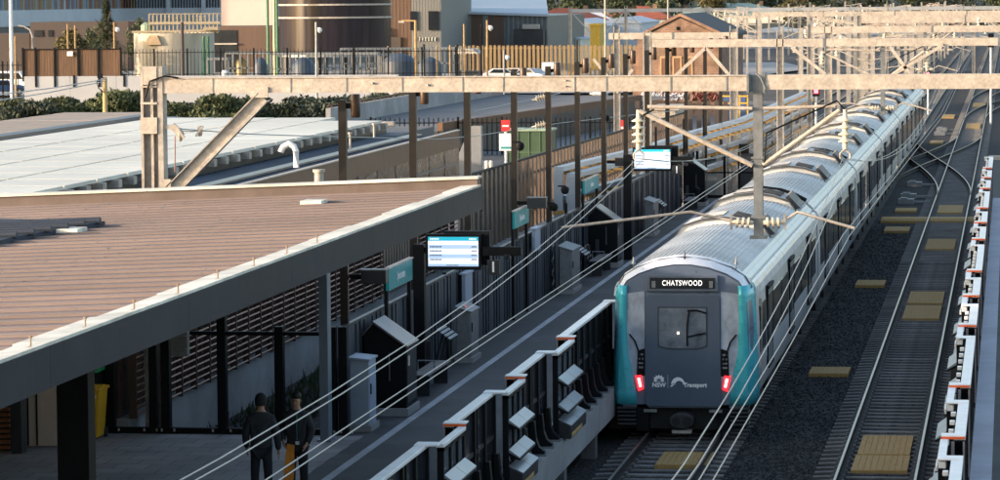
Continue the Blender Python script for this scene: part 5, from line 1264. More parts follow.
# --- brick building
Yb=265; x0,x1=gx(633,Yb),gx(722,Yb); zr=aty(680,17.5,Yb).z; xr=gx(681,Yb); ze=aty(640,39,Yb).z
t=T('brick_building','tall orange brick building with gabled end behind the gantries','building',((x0+x1)/2,Yb,-.3))
xs0=gx(652,Yb)
m=MB(); m.prism([(xs0-1.0,-.3),(x1,-.3),(x1,ze+.2),(xr,zr),(xs0-1.0,ze)],'y',Yb,Yb+22); m.prism([(x0,-.3),(xs0-1.0,-.3),(xs0-1.0,ze-.1),(x0,ze-1.5)],'y',Yb+.4,Yb+20); m.build('wall',brick,t)
m=MB(); m.prism([(xs0-1.3,ze-.1),(xr,zr+.02),(x1+.3,ze+.05),(x1+.3,ze+.3),(xr,zr+.3),(xs0-1.3,ze+.15)],'y',Yb+.25,Yb+22.4); m.build('roof',slate,t)
m=MB(); m.prism([(xr,zr+.1),(x1+.5,ze),(x1+.5,ze+.25),(xr,zr+.35)],'y',Yb-.15,Yb+.2); m.prism([(xr,zr+.1),(xs0-1.4,ze-.05),(xs0-1.4,ze+.15),(xr,zr+.35)],'y',Yb-.15,Yb+.2); m.build('verge',brick,t)
m=MB(); m.box(gx(677.5,Yb),gx(681,Yb),Yb-.03,Yb+.05,aty(680,30,Yb).z,aty(680,26.5,Yb).z); m.build('gable_vent',blackm,t)
bb=M('bricked_window',(.20,.105,.06),.85,0,.2,3)
for p0,p1 in ((662.5,669.5),(675,681),(686,692)):
    xa,xb=gx(p0,Yb),gx(p1,Yb); za,zb=aty(p0,58,Yb).z,aty(p0,76,Yb).z
    m=MB(); m.box(xa,xb,Yb-.03,Yb+.02,zb,za); w=m.build('window',bb,t)
    m=MB(); m.box(xa-.12,xa,Yb-.06,Yb+.02,zb-1.2,za+.1); m.box(xb,xb+.12,Yb-.06,Yb+.02,zb-1.2,za+.1); m.box(xa-.12,xb+.12,Yb-.07,Yb+.02,za+.0,za+.15); m.build('window_surround',M('sandstone_trim',(.50,.32,.18),.85,0,.15,3),w)
m=MB(); m.box(xs0-1.02,x1+.02,Yb-.08,Yb,aty(680,84,Yb).z-.1,aty(680,84,Yb).z+.1); m.build('string_course',M('sandstone_trim',(.50,.32,.18),.85,0,.15,3),t)
# graffiti squiggles on its base
for k,(p0,p1,col) in enumerate(((640,662,(.75,.78,.85)),(664,688,(.7,.72,.8)),(692,718,(.16,.045,.03)))):
    m=MB(); pts=[]
    for j in range(40):
        u=j/39; pts.append(aty(p0+(p1-p0)*u+1.5*math.sin(j*1.9),96+3.4*math.sin(j*1.15+k)+1.2*math.cos(j*2.3),Yb-.04))
    m.tube(pts,.05 if k<2 else .12,5); m.build('graffiti',M('graffiti_paint_'+['white','pale','maroon'][k],col,.6),t)
# yellow framed platform behind
m=MB(); 
for p in (722,731,740,748): x=gx(p,250); m.box(x-.05,x+.05,250,250.1,-.3,aty(p,95,250).z)
for py in (96,103): m.bar(aty(722,py,250),aty(748,py,250),.1)
G('yellow_railing',m,M('yellow_paint',(.75,.42,.03),.5),'yellow tubular railing at the foot of the brick building','railing')
m=MB(); x=gx(724,253); m.box(x,gx(746,253),253,255,-.3,1.7); G('blue_container',m,M('blue_container',(.06,.11,.24),.6,0,.2,1),'dull blue container behind the yellow railing','container',base=(x,253,-.3))
# --- left: white retaining wall, timber fence
Yw=287; xl=gx(27,Yw); xr_=gx(400,Yw); zt=aty(100,76,Yw).z
m=MB(); k=0; x=xl
t=T('retaining_wall','long pale concrete retaining wall below the timber fence','wall',((xl+xr_)/2,Yw,-.3))
while x<xr_: m.box(x+.01,min(x+4,xr_)-.01,Yw,Yw+.4,-.3,zt); x+=4
m.build('wall_panel',M('pale_retaining_concrete',(.42,.43,.45),.85,0,.08,.4,stain=.12),t)
m=MB()
for px in (39,58,77,102,127): x=gx(px,Yw); m.box(x-.08,x+.08,Yw-.1,Yw,zt-.9,zt+.1)
m.build('post_bracket',blackm,t)
m=MB(); x0=gx(-60,262); m.box(x0,gx(395,262),262,262.4,-.3,aty(100,103,262).z)
G('low_wall',m,M('pale_retaining_concrete',(.42,.43,.45),.85,0,.08,.4,stain=.12),'low pale wall running behind the row of shrubs','wall',base=(x0,262,-.3))
zf=aty(60,49,290).z
t=T('timber_fence','tall brown timber board fence with black posts on top of the retaining wall','fence',(gx(75,290),290,zt))
m=MB(); x=gx(26,290); xe_=gx(124,290)
while x<xe_: m.box(x,x+.22,290,290.06,zt-.2,zf); x+=.24
m.build('board',timber,t)
m=MB()
for px in (26.5,39,58,81.5,101.5,124): x=gx(px,290); m.box(x-.07,x+.07,289.85,290,zt-.5,zf+.15)
m.bar((gx(26,290),289.9,zf),(xe_,289.9,zf),.08); m.build('fence_post',blackm,t)
m=MB(); c=aty(70,53.5,289.8); m.box(c.x-.25,c.x+.25,289.75,289.8,c.z-.2,c.z+.2); G('warning_sign',m,whitem,'small white and red warning plate on the timber fence','sign',base=(c.x,289.8,c.z))
palisade(gx(124,290.5),gx(480,290.5),290.5,290.5,zt-.2,zf-.1,'thin black palisade fence in front of the pale tank and the silo yard',.32,w=.035)
palisade(gx(-40,275),gx(26,275),275,275,-.3,aty(10,62,275).z,'dark palisade fence at the far left edge',.4)
# poles in the factory yard
def pole(px,Y,yt,mat,lab,arm=0,r=.09,z0=-.3,cam=False,name='yard_pole',cat='pole'):
    c=aty(px,yt,Y); t=T(name,lab,cat,(c.x,Y,z0))
    m=MB(); m.lathe([(r*1.2,z0),(r,c.z)],(c.x,Y,0),8); m.build('pole',mat,t)
    if arm: m=MB(); m.bar((c.x,Y,c.z-.05),(c.x+arm,Y,c.z-.02),.12); m.build('arm',mat,t); m=MB(); m.box(c.x+arm-.25,c.x+arm+.25,Y-.15,Y+.15,c.z-.2,c.z-.05); m.build('lamp',galvp,t)
    if cam: m=MB(); m.lathe([(.03,-.3),(.2,-.15),(.2,.05),(.1,.15)],(c.x+.3,Y,c.z-.6),8); m.box(c.x,c.x+.35,Y-.03,Y+.03,c.z-.5,c.z-.44); m.build('camera',whitem,t)
wpole=M('warm_lit_pole',(.42,.27,.12),.8,0,.2,3)  # ochre carries warm sunlight painted onto dark yard poles
t=T('utility_pole','weathered yellow timber pole standing among the shrubs','utility pole',(gx(108,232),232,-.3))
m=MB(); x=gx(107.5,232); m.lathe([(.19,-.3),(.16,aty(108,77,232).z)],(x,232,0),12); m.build('pole',polew,t,smooth=True)
m=MB(); m.tube([(x-.2,231.8,3.9),(x-.5,231.7,3.5),(x-.35,231.7,3.1),(x,231.8,2.8)],.04,6); m.box(x-.45,x-.1,231.7,231.9,3.8,4.1); m.build('cable_fitting',blackm,t)
for k,(p,q) in enumerate((((-5,101),(106,81)),((-5,95),(106,79)))):
    wire([aty(p[0],p[1],200),aty(50,(p[1]+q[1])/2+1.2,215),aty(q[0],q[1],231.8)],'sagging service cable to the yellow timber pole, %s one'%['lower','upper'][k],'cable',None,r=.035,name='service_cable')
pole(182,288,22,brownb,'tall dark brown pole in front of the pale tank',r=.14)
pole(316,285,22,galvd,'thin grey camera pole in front of the dark silo',cam=True); pole(10.5,300,-8,whitem,'tall white pole near the left edge',r=.16)
for k,(px,yt,m_,lab,arm) in enumerate(((415.5,20,wpole,'thick ochre lamp pole in front of the grey green building',-1.2),(487,20,wpole,'ochre pole with camera before the brown warehouse',0),(15,36,wpole,'ochre pole at the left edge by the palisade',0),(67.5,24,wpole,'ochre pole in front of the olive tree',0),(75,25,wpole,'second ochre pole in front of the olive tree',0),(114,22,wpole,'brown pole with white lamp right of the conifer',0),
    (353,48,blackm,'black yard pole below the silo',0),(388,46,wpole,'short ochre pole left of the blue domed tank',0),(437,46,wpole,'short ochre pole right of the blue domed tank',0),(450,45,wpole,'ochre pole by the slatted gate',0),(457,44,blackm,'black pole by the slatted gate',0),(424,44,blackm,'black pole between the domed tanks',0),(464,24,wpole,'slim ochre pole before the warehouse annex',0),(481,24,blackm,'slim black pole before the warehouse',0),(577,40,blackm,'slim black pole near the parked van',0),(504,50,galvd,'grey pole beside the white cars',0),(605,-6,galv,'tall grey pole left of the brick gable',0),(668,-10,galvd,'tall dark pole rising behind the brick gable',0))):
    pole(px,292+k*.7,yt,m_,lab,arm,.12 if k in (0,) else .075,cam=k in (1,5,15))
# street lamp curved
c=aty(33,50,300); m=MB(); zt2=aty(33,26,300).z; m.tube([(c.x,300,-.3),(c.x,300,zt2-1),(c.x-.25,300,zt2-.3),(c.x-.8,300,zt2),(c.x-1.3,300,zt2+.05)],.08,8); G('street_lamp',m,galv,'curved grey street lamp behind the timber fence','street lamp',smooth=True)
# tank
Y=335; x0,x1,z1=boxy(125,204,Y,33.5); r=(x1-x0)/2
t=T('concrete_tank','round pale tank with pipework on its rim, left of the silo','tank',((x0+x1)/2,Y,-.3))
m=MB(); m.lathe([(r,-.3),(r,z1),(r-.15,z1),(r-.15,z1-.4)],((x0+x1)/2,Y+r,0),48); m.build('shell',tankm,t,smooth=True)
m=MB(); m.lathe([(.5,1.2+1.6),(.95,1.2),],(gx(156,Y),Y-.1,0),12) if 0 else m.prism([(gx(148,Y),z1-1.1),(gx(165,Y),z1-1.1),(gx(161,Y),z1-.2),(gx(153,Y),z1-.2)],'y',Y-.3,Y+.3); m.build('chute',M('rusty_cream',(.45,.33,.2),.8,0,.2,2),t)
m=MB(); zz=z1
for k in range(18):
    x=gx(150+k*4,Y); m.box(x-.06,x+.06,Y+1,Y+1.1,z1,z1+1.9)
m.bar((gx(150,Y),Y+1,z1+1.0),(gx(221,Y),Y+1,z1+1.0),.25); m.bar((gx(150,Y),Y+1,z1+1.9),(gx(221,Y),Y+1,z1+1.9),.08)
m.bar((gx(133,Y),Y+1,z1+.15),(gx(220,Y),Y+1,z1+.25),.22); m.box(gx(205,Y),gx(220,Y),Y+.5,Y+1.5,z1+.3,z1+.6); m.build('walkway',M('walkway_tan',(.35,.29,.20),.7),t)
for k in range(14):
    px=153+k*3.9; m=MB(); m.lathe([(.12,0),(.12,.5),(.05,.6)],(gx(px,Y),Y+1.6,z1+1.15),8); m.build('valve',rnd.choice([galvd,galvd,cream,wpole,brownb,redm,dkgreen]),t)
m=MB(); m.lathe([(.7,0),(.7,.9),(.3,1.2)],(gx(146,Y),Y+2,z1-.1),14); m.build('green_drum',M('pale_green',(.22,.30,.22),.6),t)
for k,px in enumerate((206.5,211)): m=MB(); m.lathe([(.14,0),(.14,aty(px,36,Y).z)],(gx(px,Y),Y,-.0),8); G('green_pipe',m,pipegreen,'upright green pipe right of the pale tank, %s one'%['left','right'][k],'pipe')
# silo
Y=380; x0,x1,_=boxy(268,380,Y,0); r=(x1-x0)/2; cx=(x0+x1)/2; zb=aty(320,54,Y).z
t=T('steel_silo','huge dark glossy cylindrical silo with thin pale hoops','silo',(cx,Y+r,zb))
m=MB(); m.lathe([(r,zb),(r,zb+16)],(cx,Y+r,0),72); m.build('shell',silom,t,smooth=True)
for py in (4.5,17.5): z=aty(320,py,Y).z; m=MB(); m.lathe([(r+.02,z-.1),(r+.16,z-.1),(r+.16,z+.08),(r+.02,z+.08)],(cx,Y+r,0),72); m.build('hoop',galvp,t)
m=MB(); m.lathe([(r+.3,zb-.35),(r+.3,zb)],(cx,Y+r,0),48)
m.build('base_ring',galvd,t)
m=MB()
for k in range(12): a=k*math.pi/6; m.lathe([(.25,-.3),(.25,zb-.3)],(cx+(r-.5)*math.cos(a),Y+r+(r-.5)*math.sin(a),0),8)
m.build('support_leg',darkm,t)
for k,px in enumerate((270.5,277,279.8)): m=MB(); m.lathe([(.16,-.3),(.16,14)],(gx(px,378),378,0),8); G('green_pipe',m,pipegreen if k!=1 else M('lit_steel_pipe',(.45,.40,.2),.4,.4),'tall upright pipe against the silo, %s of three'%['leftmost','middle','rightmost'][k],'pipe')
# yard tanks & frames
for k,(p0,p1,yt,yb_,lab) in enumerate(((380,413,53,74,'wide blue grey domed tank under the ochre poles'),(290,312,57,74,'dark domed tank below the silo'),(252,266,57,74,'dark tank at the foot of the pink building'),(416,440,57,74,'blue grey tank right of the wide domed tank'),(234,246,57,74,'ochre lit vessel beside the pipe frame'))):
    Y=318+k*2; x0,x1,z1=boxy(p0,p1,Y,yt); r=(x1-x0)/2
    m=MB(); m.lathe([(r,-.3),(r,z1-.8),(r*.75,z1-.35),(r*.3,z1-.08),(.02,z1)],((x0+x1)/2,Y+r,0),28); G('domed_tank',m,M('tank_blue_grey',(.06,.08,.11),.55,.1,.3,.8) if k<4 else M('vessel_ochre',(.35,.25,.08),.5),lab,'tank','small yard tanks',smooth=True)
def frame(p0,p1,Y,yt,n,lab,mat=galv):
    x0,x1,z1=boxy(p0,p1,Y,yt); t=T('pipe_frame',lab,'frame',((x0+x1)/2,Y,-.3),'steel pipe frames of the factory yard'); mat=galvd; m=MB()
    for k in range(n+1): x=x0+(x1-x0)*k/n; m.box(x-.08,x+.08,Y,Y+.16,-.3,z1)
    m.build('upright',mat,t)
    m=MB(); m.box(x0,x1,Y-.1,Y+1.2,z1,z1+.22); m.box(x0,x1,Y,Y+.1,z1-1.4,z1-1.28); m.build('deck_beam',mat,t)
frame(225,270,326,54,6,'pipe frame below the pink building'); frame(272,378,330,55,12,'pipe frame running along below the silo'); frame(340,462,345,50,14,'pale pipe frame right of the silo'); frame(207,228,322,60,3,'low pipe frame right of the pale tank')
m=MB(); c=gx(227.5,316); m.lathe([(.42,-.3),(.42,2.3),(.2,2.5)],(c,316,0),14); G('white_vessel',m,whitem,'small upright white vessel below the pink building','tank',smooth=True)
# factory buildings
def bld(name,lab,p0,p1,Y,yt,mat,dep=20,z0=-.3,zt=None,roof=None):
    x0,x1,z1=boxy(p0,p1,Y,yt); z1=zt or z1; t=T(name,lab,'building',((x0+x1)/2,Y,z0))
    m=MB(); m.box(x0,x1,Y,Y+dep,z0,z1); m.build('wall',mat,t)
    if roof: m=MB(); m.box(x0-.3,x1+.3,Y-.3,Y+dep,z1,z1+.3); m.build('roof',roof,t)
    return t,x0,x1,z1
t,x0,x1,z1=bld('pink_building','tall pale pink windowless building left of the silo',221,272,440,0,pinkw,18,zt=16.)
m=MB(); m.lathe([(.9,0),(.9,.05)],(0,0,0),24); m.v=[(gx(238,439.9)+x,439.9-z,9.9+y) for x,y,z in m.v]; m.build('round_emblem',M('faint_pink',(.7,.60,.56),.7),t)
m=MB(); z=aty(230,25.5,438).z; m.box(x0-1,x1+.2,438.5,439.9,z-.3,z); m.build('canopy',brownb,t)
t,x0,x1,z1=bld('brown_building','low brown building with dark opening under the pink one',205,272,430,27,browna,8)
m=MB(); m.box(gx(205,430),gx(240,430),429.9,430.1,-.3,aty(210,30,430).z); m.build('dark_opening',glassd,t)
m=MB(); m.box(gx(212,429.8),gx(240,429.8),429.6,429.8,aty(210,44.5,430).z,aty(210,43,430).z); m.build('pale_rail',galvp,t)
t,x0,x1,z1=bld('brown_building','tall brown ribbed building directly right of the silo',379,412,425,0,browna,20,zt=17.)
m=MB()
for k in range(9): x=x0+(x1-x0)*(k+.5)/9; m.box(x-.06,x+.06,424.97,425,-.3,17)
m.build('wall_rib',browna,t)
m=MB(); m.box(gx(379,424.5),gx(388,424.5),424.3,424.9,-.3,aty(380,27,425).z); m.build('grey_annex',greyw,t)
m=MB(); m.box(gx(392,424.8),gx(403,424.8),424.6,424.95,1.,aty(380,37,425).z); m.build('door',brownb,t)
t,x0,x1,z1=bld('grey_building','tall grey green corrugated building with two dark windows',411.5,441,418,0,greyw,24,zt=17.)
m=MB()
for k in range(10): x=x0+(x1-x0)*(k+.5)/10; m.box(x-.05,x+.05,417.97,418,-.3,17)
m.build('wall_rib',greyw,t)
for p0,p1 in ((412.5,419),(430.5,440.5)): m=MB(); m.box(gx(p0,417.8),gx(p1,417.8),417.75,417.92,aty(420,30,417.8).z,aty(420,11,417.8).z); m.build('window',glassd,t)
for k in range(7): px=418+k*3.1; m=MB(); m.box(gx(px,417.8),gx(px+.7,417.8),417.75,417.92,aty(420,41,417.8).z,aty(420,37,417.8).z); m.build('slot',cream,t)
# warehouse
Y=440; x0,x1,z1=boxy(441,520,Y,12); t=T('warehouse','brown warehouse with pale sloping roof and dark glazed end','building',((x0+x1)/2,Y,-.3))
xa,xb,xc=gx(447,Y),gx(505,Y),gx(548,Y); za=aty(450,12.5,Y).z; zb_=aty(548,15.5,Y).z
m=MB(); m.prism([(xa,-.3),(xb,-.3),(xb,aty(505,14.5,Y).z),(xa,za)],'y',Y,Y+40); m.build('wall',browna,t)
m=MB(); 
for px in (468,485): m.box(gx(px,Y),gx(px+5,Y),Y-.08,Y,-.3,aty(px,13.5,Y).z-.2)
m.build('pale_panel',greyw,t)
m=MB(); m.prism([(xb,-.3),(xc,-.3),(xc,zb_),(xb,aty(505,15,Y).z)],'y',Y+.5,Y+40); g=m.build('glazed_end',M('blue_grey_glazing',(.10,.13,.15),.35,.2,.2,.6),t)
m=MB()
for k in range(10): x=xb+(xc-xb)*k/9; m.box(x-.09,x+.09,Y+.38,Y+.5,-.3,zb_)
m.build('mullion',galvd,g)
m=MB()
zf0=za+.25; m.add([(gx(440,Y),Y-.4,zf0),(xc+.3,Y-.4,zb_+.2),(xc-6,Y+45,zb_+2.6),(gx(440,Y+45)-1,Y+45,zf0+3.0),(gx(440,Y),Y-.4,zf0-.3),(xc+.3,Y-.4,zb_-.1),(xc-6,Y+45,zb_+2.3),(gx(440,Y+45)-1,Y+45,zf0+2.7)],[(0,1,2,3),(7,6,5,4),(0,4,5,1),(1,5,6,2),(2,6,7,3),(3,7,4,0)]); m.build('roof',M('pale_blue_roof',(.45,.50,.56),.5,.1,.08,.2),t)
m=MB(); m.box(gx(448,Y-2),gx(460,Y-2),Y-2,Y-.1,aty(450,24,Y).z-2.2,aty(450,21,Y).z); m.build('stair_annex',cream,t)
m=MB(); m.box(gx(515,Y-1.5),gx(545,Y-1.5),Y-1.5,Y+.3,-.3,aty(520,29,Y).z); an=m.build('dark_annex',darkm,t)
m=MB(); m.box(gx(524,Y-2),gx(540,Y-2),Y-2,Y-.4,aty(520,28.6,Y).z,aty(520,24,Y).z); m.build('rooftop_unit',galvp,an)
for k,px in enumerate((443,454)): m=MB(); m.lathe([(.3,6),(.3,aty(px,-4,460).z)],(gx(px,460),460,0),10); m.build('roof_flue',whitem,t)
# gatehouse pergola slats
palisade(gx(458,386),gx(640,382),386,382,-.2,aty(550,45.5,384).z,'long ochre upright slat fence behind the parked cars',step=.5,w=.3,mat=yellowf,name='slat_fence')
m=MB(); m.prism([(gx(458,377),2.9),(gx(482,377),2.9),(gx(478,377),3.35),(gx(470,377),3.5),(gx(462,377),3.35)],'y',375,379); 
t=T('entrance_pergola','small dark pergola with pale curved roof at the left end of the ochre fence','pergola',(gx(470,377),377,-.2)); m.build('roof',galvp,t)
m=MB()
for p in (459,464,470,476,481): x=gx(p,375); m.box(x-.08,x+.08,375,375.15,-.2,2.95)
m.build('post',brownb,t)
m=MB(); m.box(gx(458,374),gx(484,374),374,374.3,-.2,1.1); m.build('low_wall',darkm,t)
# cars
def car(name,lab,px,Y,col,rz,van=False,z0=-.08):
    c=aty(px,60,Y); t=T(name,lab,'van' if van else 'car',(c.x,Y,z0),'vehicles parked before the ochre fence'); t.rotation_euler=(0,0,rz)
    W=.88; 
    if van: side=[(-2.4,.35),(2.4,.35),(2.45,.9),(2.0,1.15),(1.45,1.95),(-2.35,2.0),(-2.45,.8)]; gl=[(1.15,1.2),(1.75,1.2),(1.35,1.8),(-2.1,1.8),(-2.1,1.2)]
    else: side=[(-2.15,.35),(2.15,.35),(2.2,.72),(1.9,.86),(1.0,.95),(.35,1.42),(-1.1,1.45),(-1.75,1.0),(-2.15,.92)]; gl=[(.85,.97),(.32,1.36),(-1.02,1.38),(-1.5,.99)]
    m=MB(); m.prism(side,'y',-W,W); m.build('body',col,t,world=False,bev=.07)
    m=MB(); m.prism(gl,'y',-W-.012,W+.012); m.build('window',glassd,t,world=False)
    for sx in (-1.35,1.35):
        for sy in (-W,W):
            m=MB(); m.prism([(sx+.33*math.cos(a*.5236),.33+.33*math.sin(a*.5236)) for a in range(12)],'y',sy-.09,sy+.09); w=m.build('wheel',rubber,t,world=False)
            m=MB(); m.prism([(sx+.2*math.cos(a*.7854),.33+.2*math.sin(a*.7854)) for a in range(8)],'y',sy-.1,sy+.1); m.build('rim',galv,w,world=False)
    for sy in (-.62,.62):
        m=MB(); m.box(-2.24,-2.16,sy-.16,sy+.16,.7,.85); m.build('tail_light',redm,t,world=False)
        m=MB(); m.box(2.14,2.2,sy-.16,sy+.16,.62,.78); m.build('headlight',galvp,t,world=False)
car('parked_car','white car parked furthest left before the ochre fence',503,372,whitem,R(8))
car('parked_car','silver car parked in the middle before the ochre fence',521,374,galvp,R(-30)); car('parked_car','small silver car right of the other two before the ochre fence',533,372,trainside,R(-35))
car('parked_van','white van parked alone right of the three cars',551,378,whitem,R(95),True)
car('parked_car','blue car at the far left edge behind the palisade',4,330,M('blue_car',(.05,.10,.22),.3,.2),R(20)); car('parked_van','white van at the far left edge',8,345,whitem,R(0),True)
# big louvred building at far left
t=T('louvred_building','huge pale blue building with coloured vertical louvres across the top left','building',(-120,520,-.3))
Y=520
A=aty(-60,0,470); C=aty(125,0,560); D=aty(222,0,560)
def zof2(py,Y_): return H-(py+5)*Y_/3500
m=MB(); m.add([(A.x,A.y,-.3),(C.x,C.y,-.3),(C.x,C.y,26),(A.x,A.y,26),(A.x,A.y+40,-.3),(C.x,C.y+40,-.3),(C.x,C.y+40,26),(A.x,A.y+40,26)],[(0,1,2,3),(7,6,5,4),(0,4,5,1),(1,5,6,2),(2,6,7,3),(3,7,4,0)])
m.box(C.x,D.x,C.y,C.y+40,-.3,26); m.build('wall',M('dark_blue_glazing',(.07,.085,.11),.35,.2,.3,.3),t)
def band(z0,z1,out=.8):
    m=MB(); d_=(C-A); 
    m.bar((A.x,A.y-out/2,(z0+z1)/2),(C.x,C.y-out/2,(z0+z1)/2),out,z1-z0); m.box(C.x-.2,D.x,C.y-out,C.y,z0,z1); return m.build('floor_band',bluew,t)
zb1=aty(125,13,560).z
band(zb1-1.6,zb1+.8); band(zb1+4.4,zb1+5.6); band(zb1+9,zb1+10.2)
cols=[M('louvre_ochre',(.28,.20,.10),.6),M('louvre_grey',(.28,.30,.32),.6),M('louvre_rust',(.25,.11,.07),.6),M('louvre_blue',(.14,.20,.27),.6)]
mm=[MB() for _ in cols]
for k in range(120):
    f=k/120; p=A+(C-A)*f; j=rnd.randrange(4); mm[j].box(p.x-.08,p.x+.08,p.y-.9,p.y-.3,zb1-.8,22)
for k in range(34): x=C.x+(D.x-C.x)*(k+.5)/34; j=rnd.randrange(4) if k<4 else 1; mm[j].box(x-.08,x+.08,C.y-.6,C.y-.2,zb1+.8,22)
for j,q in enumerate(mm): q.build('louvre',cols[j],t)
m=MB()
for px in (36,73,118,170,205): c=aty(px,0,525 if px<100 else 560); yy=A.y+(C.y-A.y)*(c.x-A.x)/(C.x-A.x) if px<125 else C.y; m.box(c.x-.3,c.x+.3,yy-1.4,yy-.8,zb1-1,24)
m.build('column',bluew,t)
m=MB(); m.box(C.x+1,D.x,C.y-1.2,C.y-.2,-.3,zb1-1.6); m.build('lower_wall',bluew,t)
t,x0,x1,z1=bld('low_brown_building','low dark brown building with two small windows behind the timber fence',30,128,440,22,brownb,14)
for p0,p1 in ((38,46.5),(52,56)): m=MB(); m.box(gx(p0,439.9),gx(p1,439.9),439.85,440,aty(40,36.5,440).z,aty(40,30,440).z); m.build('window',glassd,t)
bld('low_brown_building','far left low dark brown building beside the louvred one',-30,29.5,446,34,brownb,14)
# distant sheds, houses
shed(548,600,520,19,30,-.3,M('pale_shed_wall',(.45,.46,.48),.7,0,.1,.3),M('pale_shed_roof',(.52,.54,.58),.6,0,.06,.3),'distant_shed','long pale industrial shed right of the warehouse','shed',1.2,20)
shed(556,580,470,36,14,-.3,cream,M('pale_shed_roof',(.52,.54,.58),.6),'distant_shed','small cream demountable building above the ochre fence','shed',.5,6)
shed(601,640,540,17,30,-.3,M('white_shed_wall',(.6,.62,.66),.7,0,.08,.3),M('pale_shed_roof',(.52,.54,.58),.6),'distant_shed','white industrial shed just left of the brick gable','shed',1.,16)
shed(590,600,430,23,6,-.3,M('yellow_shed',(.55,.36,.04),.6),M('yellow_shed',(.55,.36,.04),.6),'yellow_hoist','yellow boxy machine housing left of the brick gable','machine',.3,5)
for k,(p0,p1,Y,yt,lab) in enumerate(((742,800,600,28,'pale blue train shed behind the far masts, left'),(806,850,640,30,'pale shed behind the far masts, centre'),(868,930,620,30,'pale blue shed behind the far masts, right'),(940,1010,660,27,'long pale shed at the far right edge'))):
    shed(p0,p1,Y,yt,25,-.3,M('blue_shed_wall',(.28,.32,.38),.7,0,.3,.25,stretch=(4,1,.3)),M('pale_shed_roof',(.52,.54,.58),.6),'train_shed',lab,'shed',.8,14)
def house(px,Y,yt,w,d,roofm,wallm,lab):
    c=aty(px,yt,Y); t=T('house',lab,'house',(c.x,Y,0),'houses among the distant trees')
    z=c.z; m=MB(); m.box(c.x-w/2,c.x+w/2,Y,Y+d,0,z-2.6); m.build('wall',wallm,t)
    m=MB(); a,b=c.x-w/2-.5,c.x+w/2+.5; z0=z-2.6
    m.add([(a,Y-.5,z0),(b,Y-.5,z0),(b,Y+d,z0),(a,Y+d,z0),(c.x-w*.12,Y+d*.45,z),(c.x+w*.12,Y+d*.45,z)],[(0,1,5,4),(1,2,5),(2,3,4,5),(3,0,4),(3,2,1,0)]); rf=m.build('roof',roofm,t)
    m=MB(); m.box(c.x+w*.2,c.x+w*.2+.8,Y+d*.4,Y+d*.4+.8,z-2,z+.4); m.build('chimney',brick,rf)
    for q in (-.3,.05,.3): m=MB(); m.box(c.x+w*q,c.x+w*q+1.2,Y-.04,Y,max(1,z-5),max(1,z-5)+1.3); m.build('window',glassd,t)
house(562,620,8,16,12,redtile,cream,'red tiled house above the pale industrial shed'); house(637,700,6,14,10,redtile,cream,'small red roofed house above the far gantry left of the brick gable'); house(915,720,4,20,12,slate,brick,'dark roofed brick house at the top right')
house(730,760,3,30,12,M('green_metal_roof',(.28,.38,.33),.6),cream,'pale green roofed hall in the distant trees'); house(592,640,12,10,8,M('pale_shed_roof',(.52,.54,.58),.6),cream,'pale roofed house right of the red tiled one')
# signal near right & red dots
for k,(px,py,Y) in enumerate(((991,43,250),(816,91,200),(928,74,270))):
    c=aty(px,py,Y); t=T('track_signal',['red lit signal at the far right below a gantry beam','red lit signal left of the train roof beyond the second gantry','dark signal beside the far end of the train'][k],'signal',(c.x,Y,-.3),'lineside signals')
    m=MB(); m.box(c.x-.2,c.x+.2,Y,Y+.2,c.z-.3,c.z+.7); m.build('head',blackm,t); m=MB(); m.lathe([(.07,-.3),(.07,c.z)],(c.x,Y+.1,0),8); m.build('post',whitem,t)
    m=MB(); m.box(c.x-.12,c.x+.12,Y-.04,Y,c.z-.12,c.z+.12); m.build('lamp',MATS['signal_red'],t)
# dark cabinet block and plate on the opposite side beyond the platform
m=MB(); m.box(-.75,.9,142,175,-.2,.9); G('equipment_plinth',m,rubber,'long dark equipment plinth at the end of the opposite platform','plinth',base=(0,142,-.2))
a=aty(995,133,175); m=MB(); m.box(a.x-.3,a.x+.4,174,174.6,.9,1.1)
G('pale_plate',m,galvp,'small pale plate on top of the dark plinth at the right edge','plate',base=(a.x,174,.9))
# ================= VEGETATION =================
def crown_mb(rng,n,rx,ry,rz_,ls,clumps=9,zc=0.):
    m=MB(); cs=[]
    for k in range(clumps):
        a=rng.uniform(0,6.283); u=rng.uniform(.1,.75); z=rng.uniform(-.7,.75)
        cs.append((Vector((math.cos(a)*u*rx,math.sin(a)*u*ry,z*rz_+zc)),rng.uniform(.3,.52)))
    for k in range(n):
        c,s=rng.choice(cs); d=Vector((rng.gauss(0,1),rng.gauss(0,1),rng.gauss(0,1))).normalized()*rng.uniform(.55,1.05)
        p=c+Vector((d.x*rx*s,d.y*ry*s,d.z*rz_*s)); q=Vector((rng.gauss(0,1),rng.gauss(0,1),rng.gauss(0,1))).normalized(); r=q.cross(Vector((rng.gauss(0,1),rng.gauss(0,1),rng.gauss(0,1)))).normalized(); l=ls*rng.uniform(.6,1.4)
        m.add([p+q*l,p+r*l*.45,p-q*l,p-r*l*.45],[(0,1,2,3)])
    return m
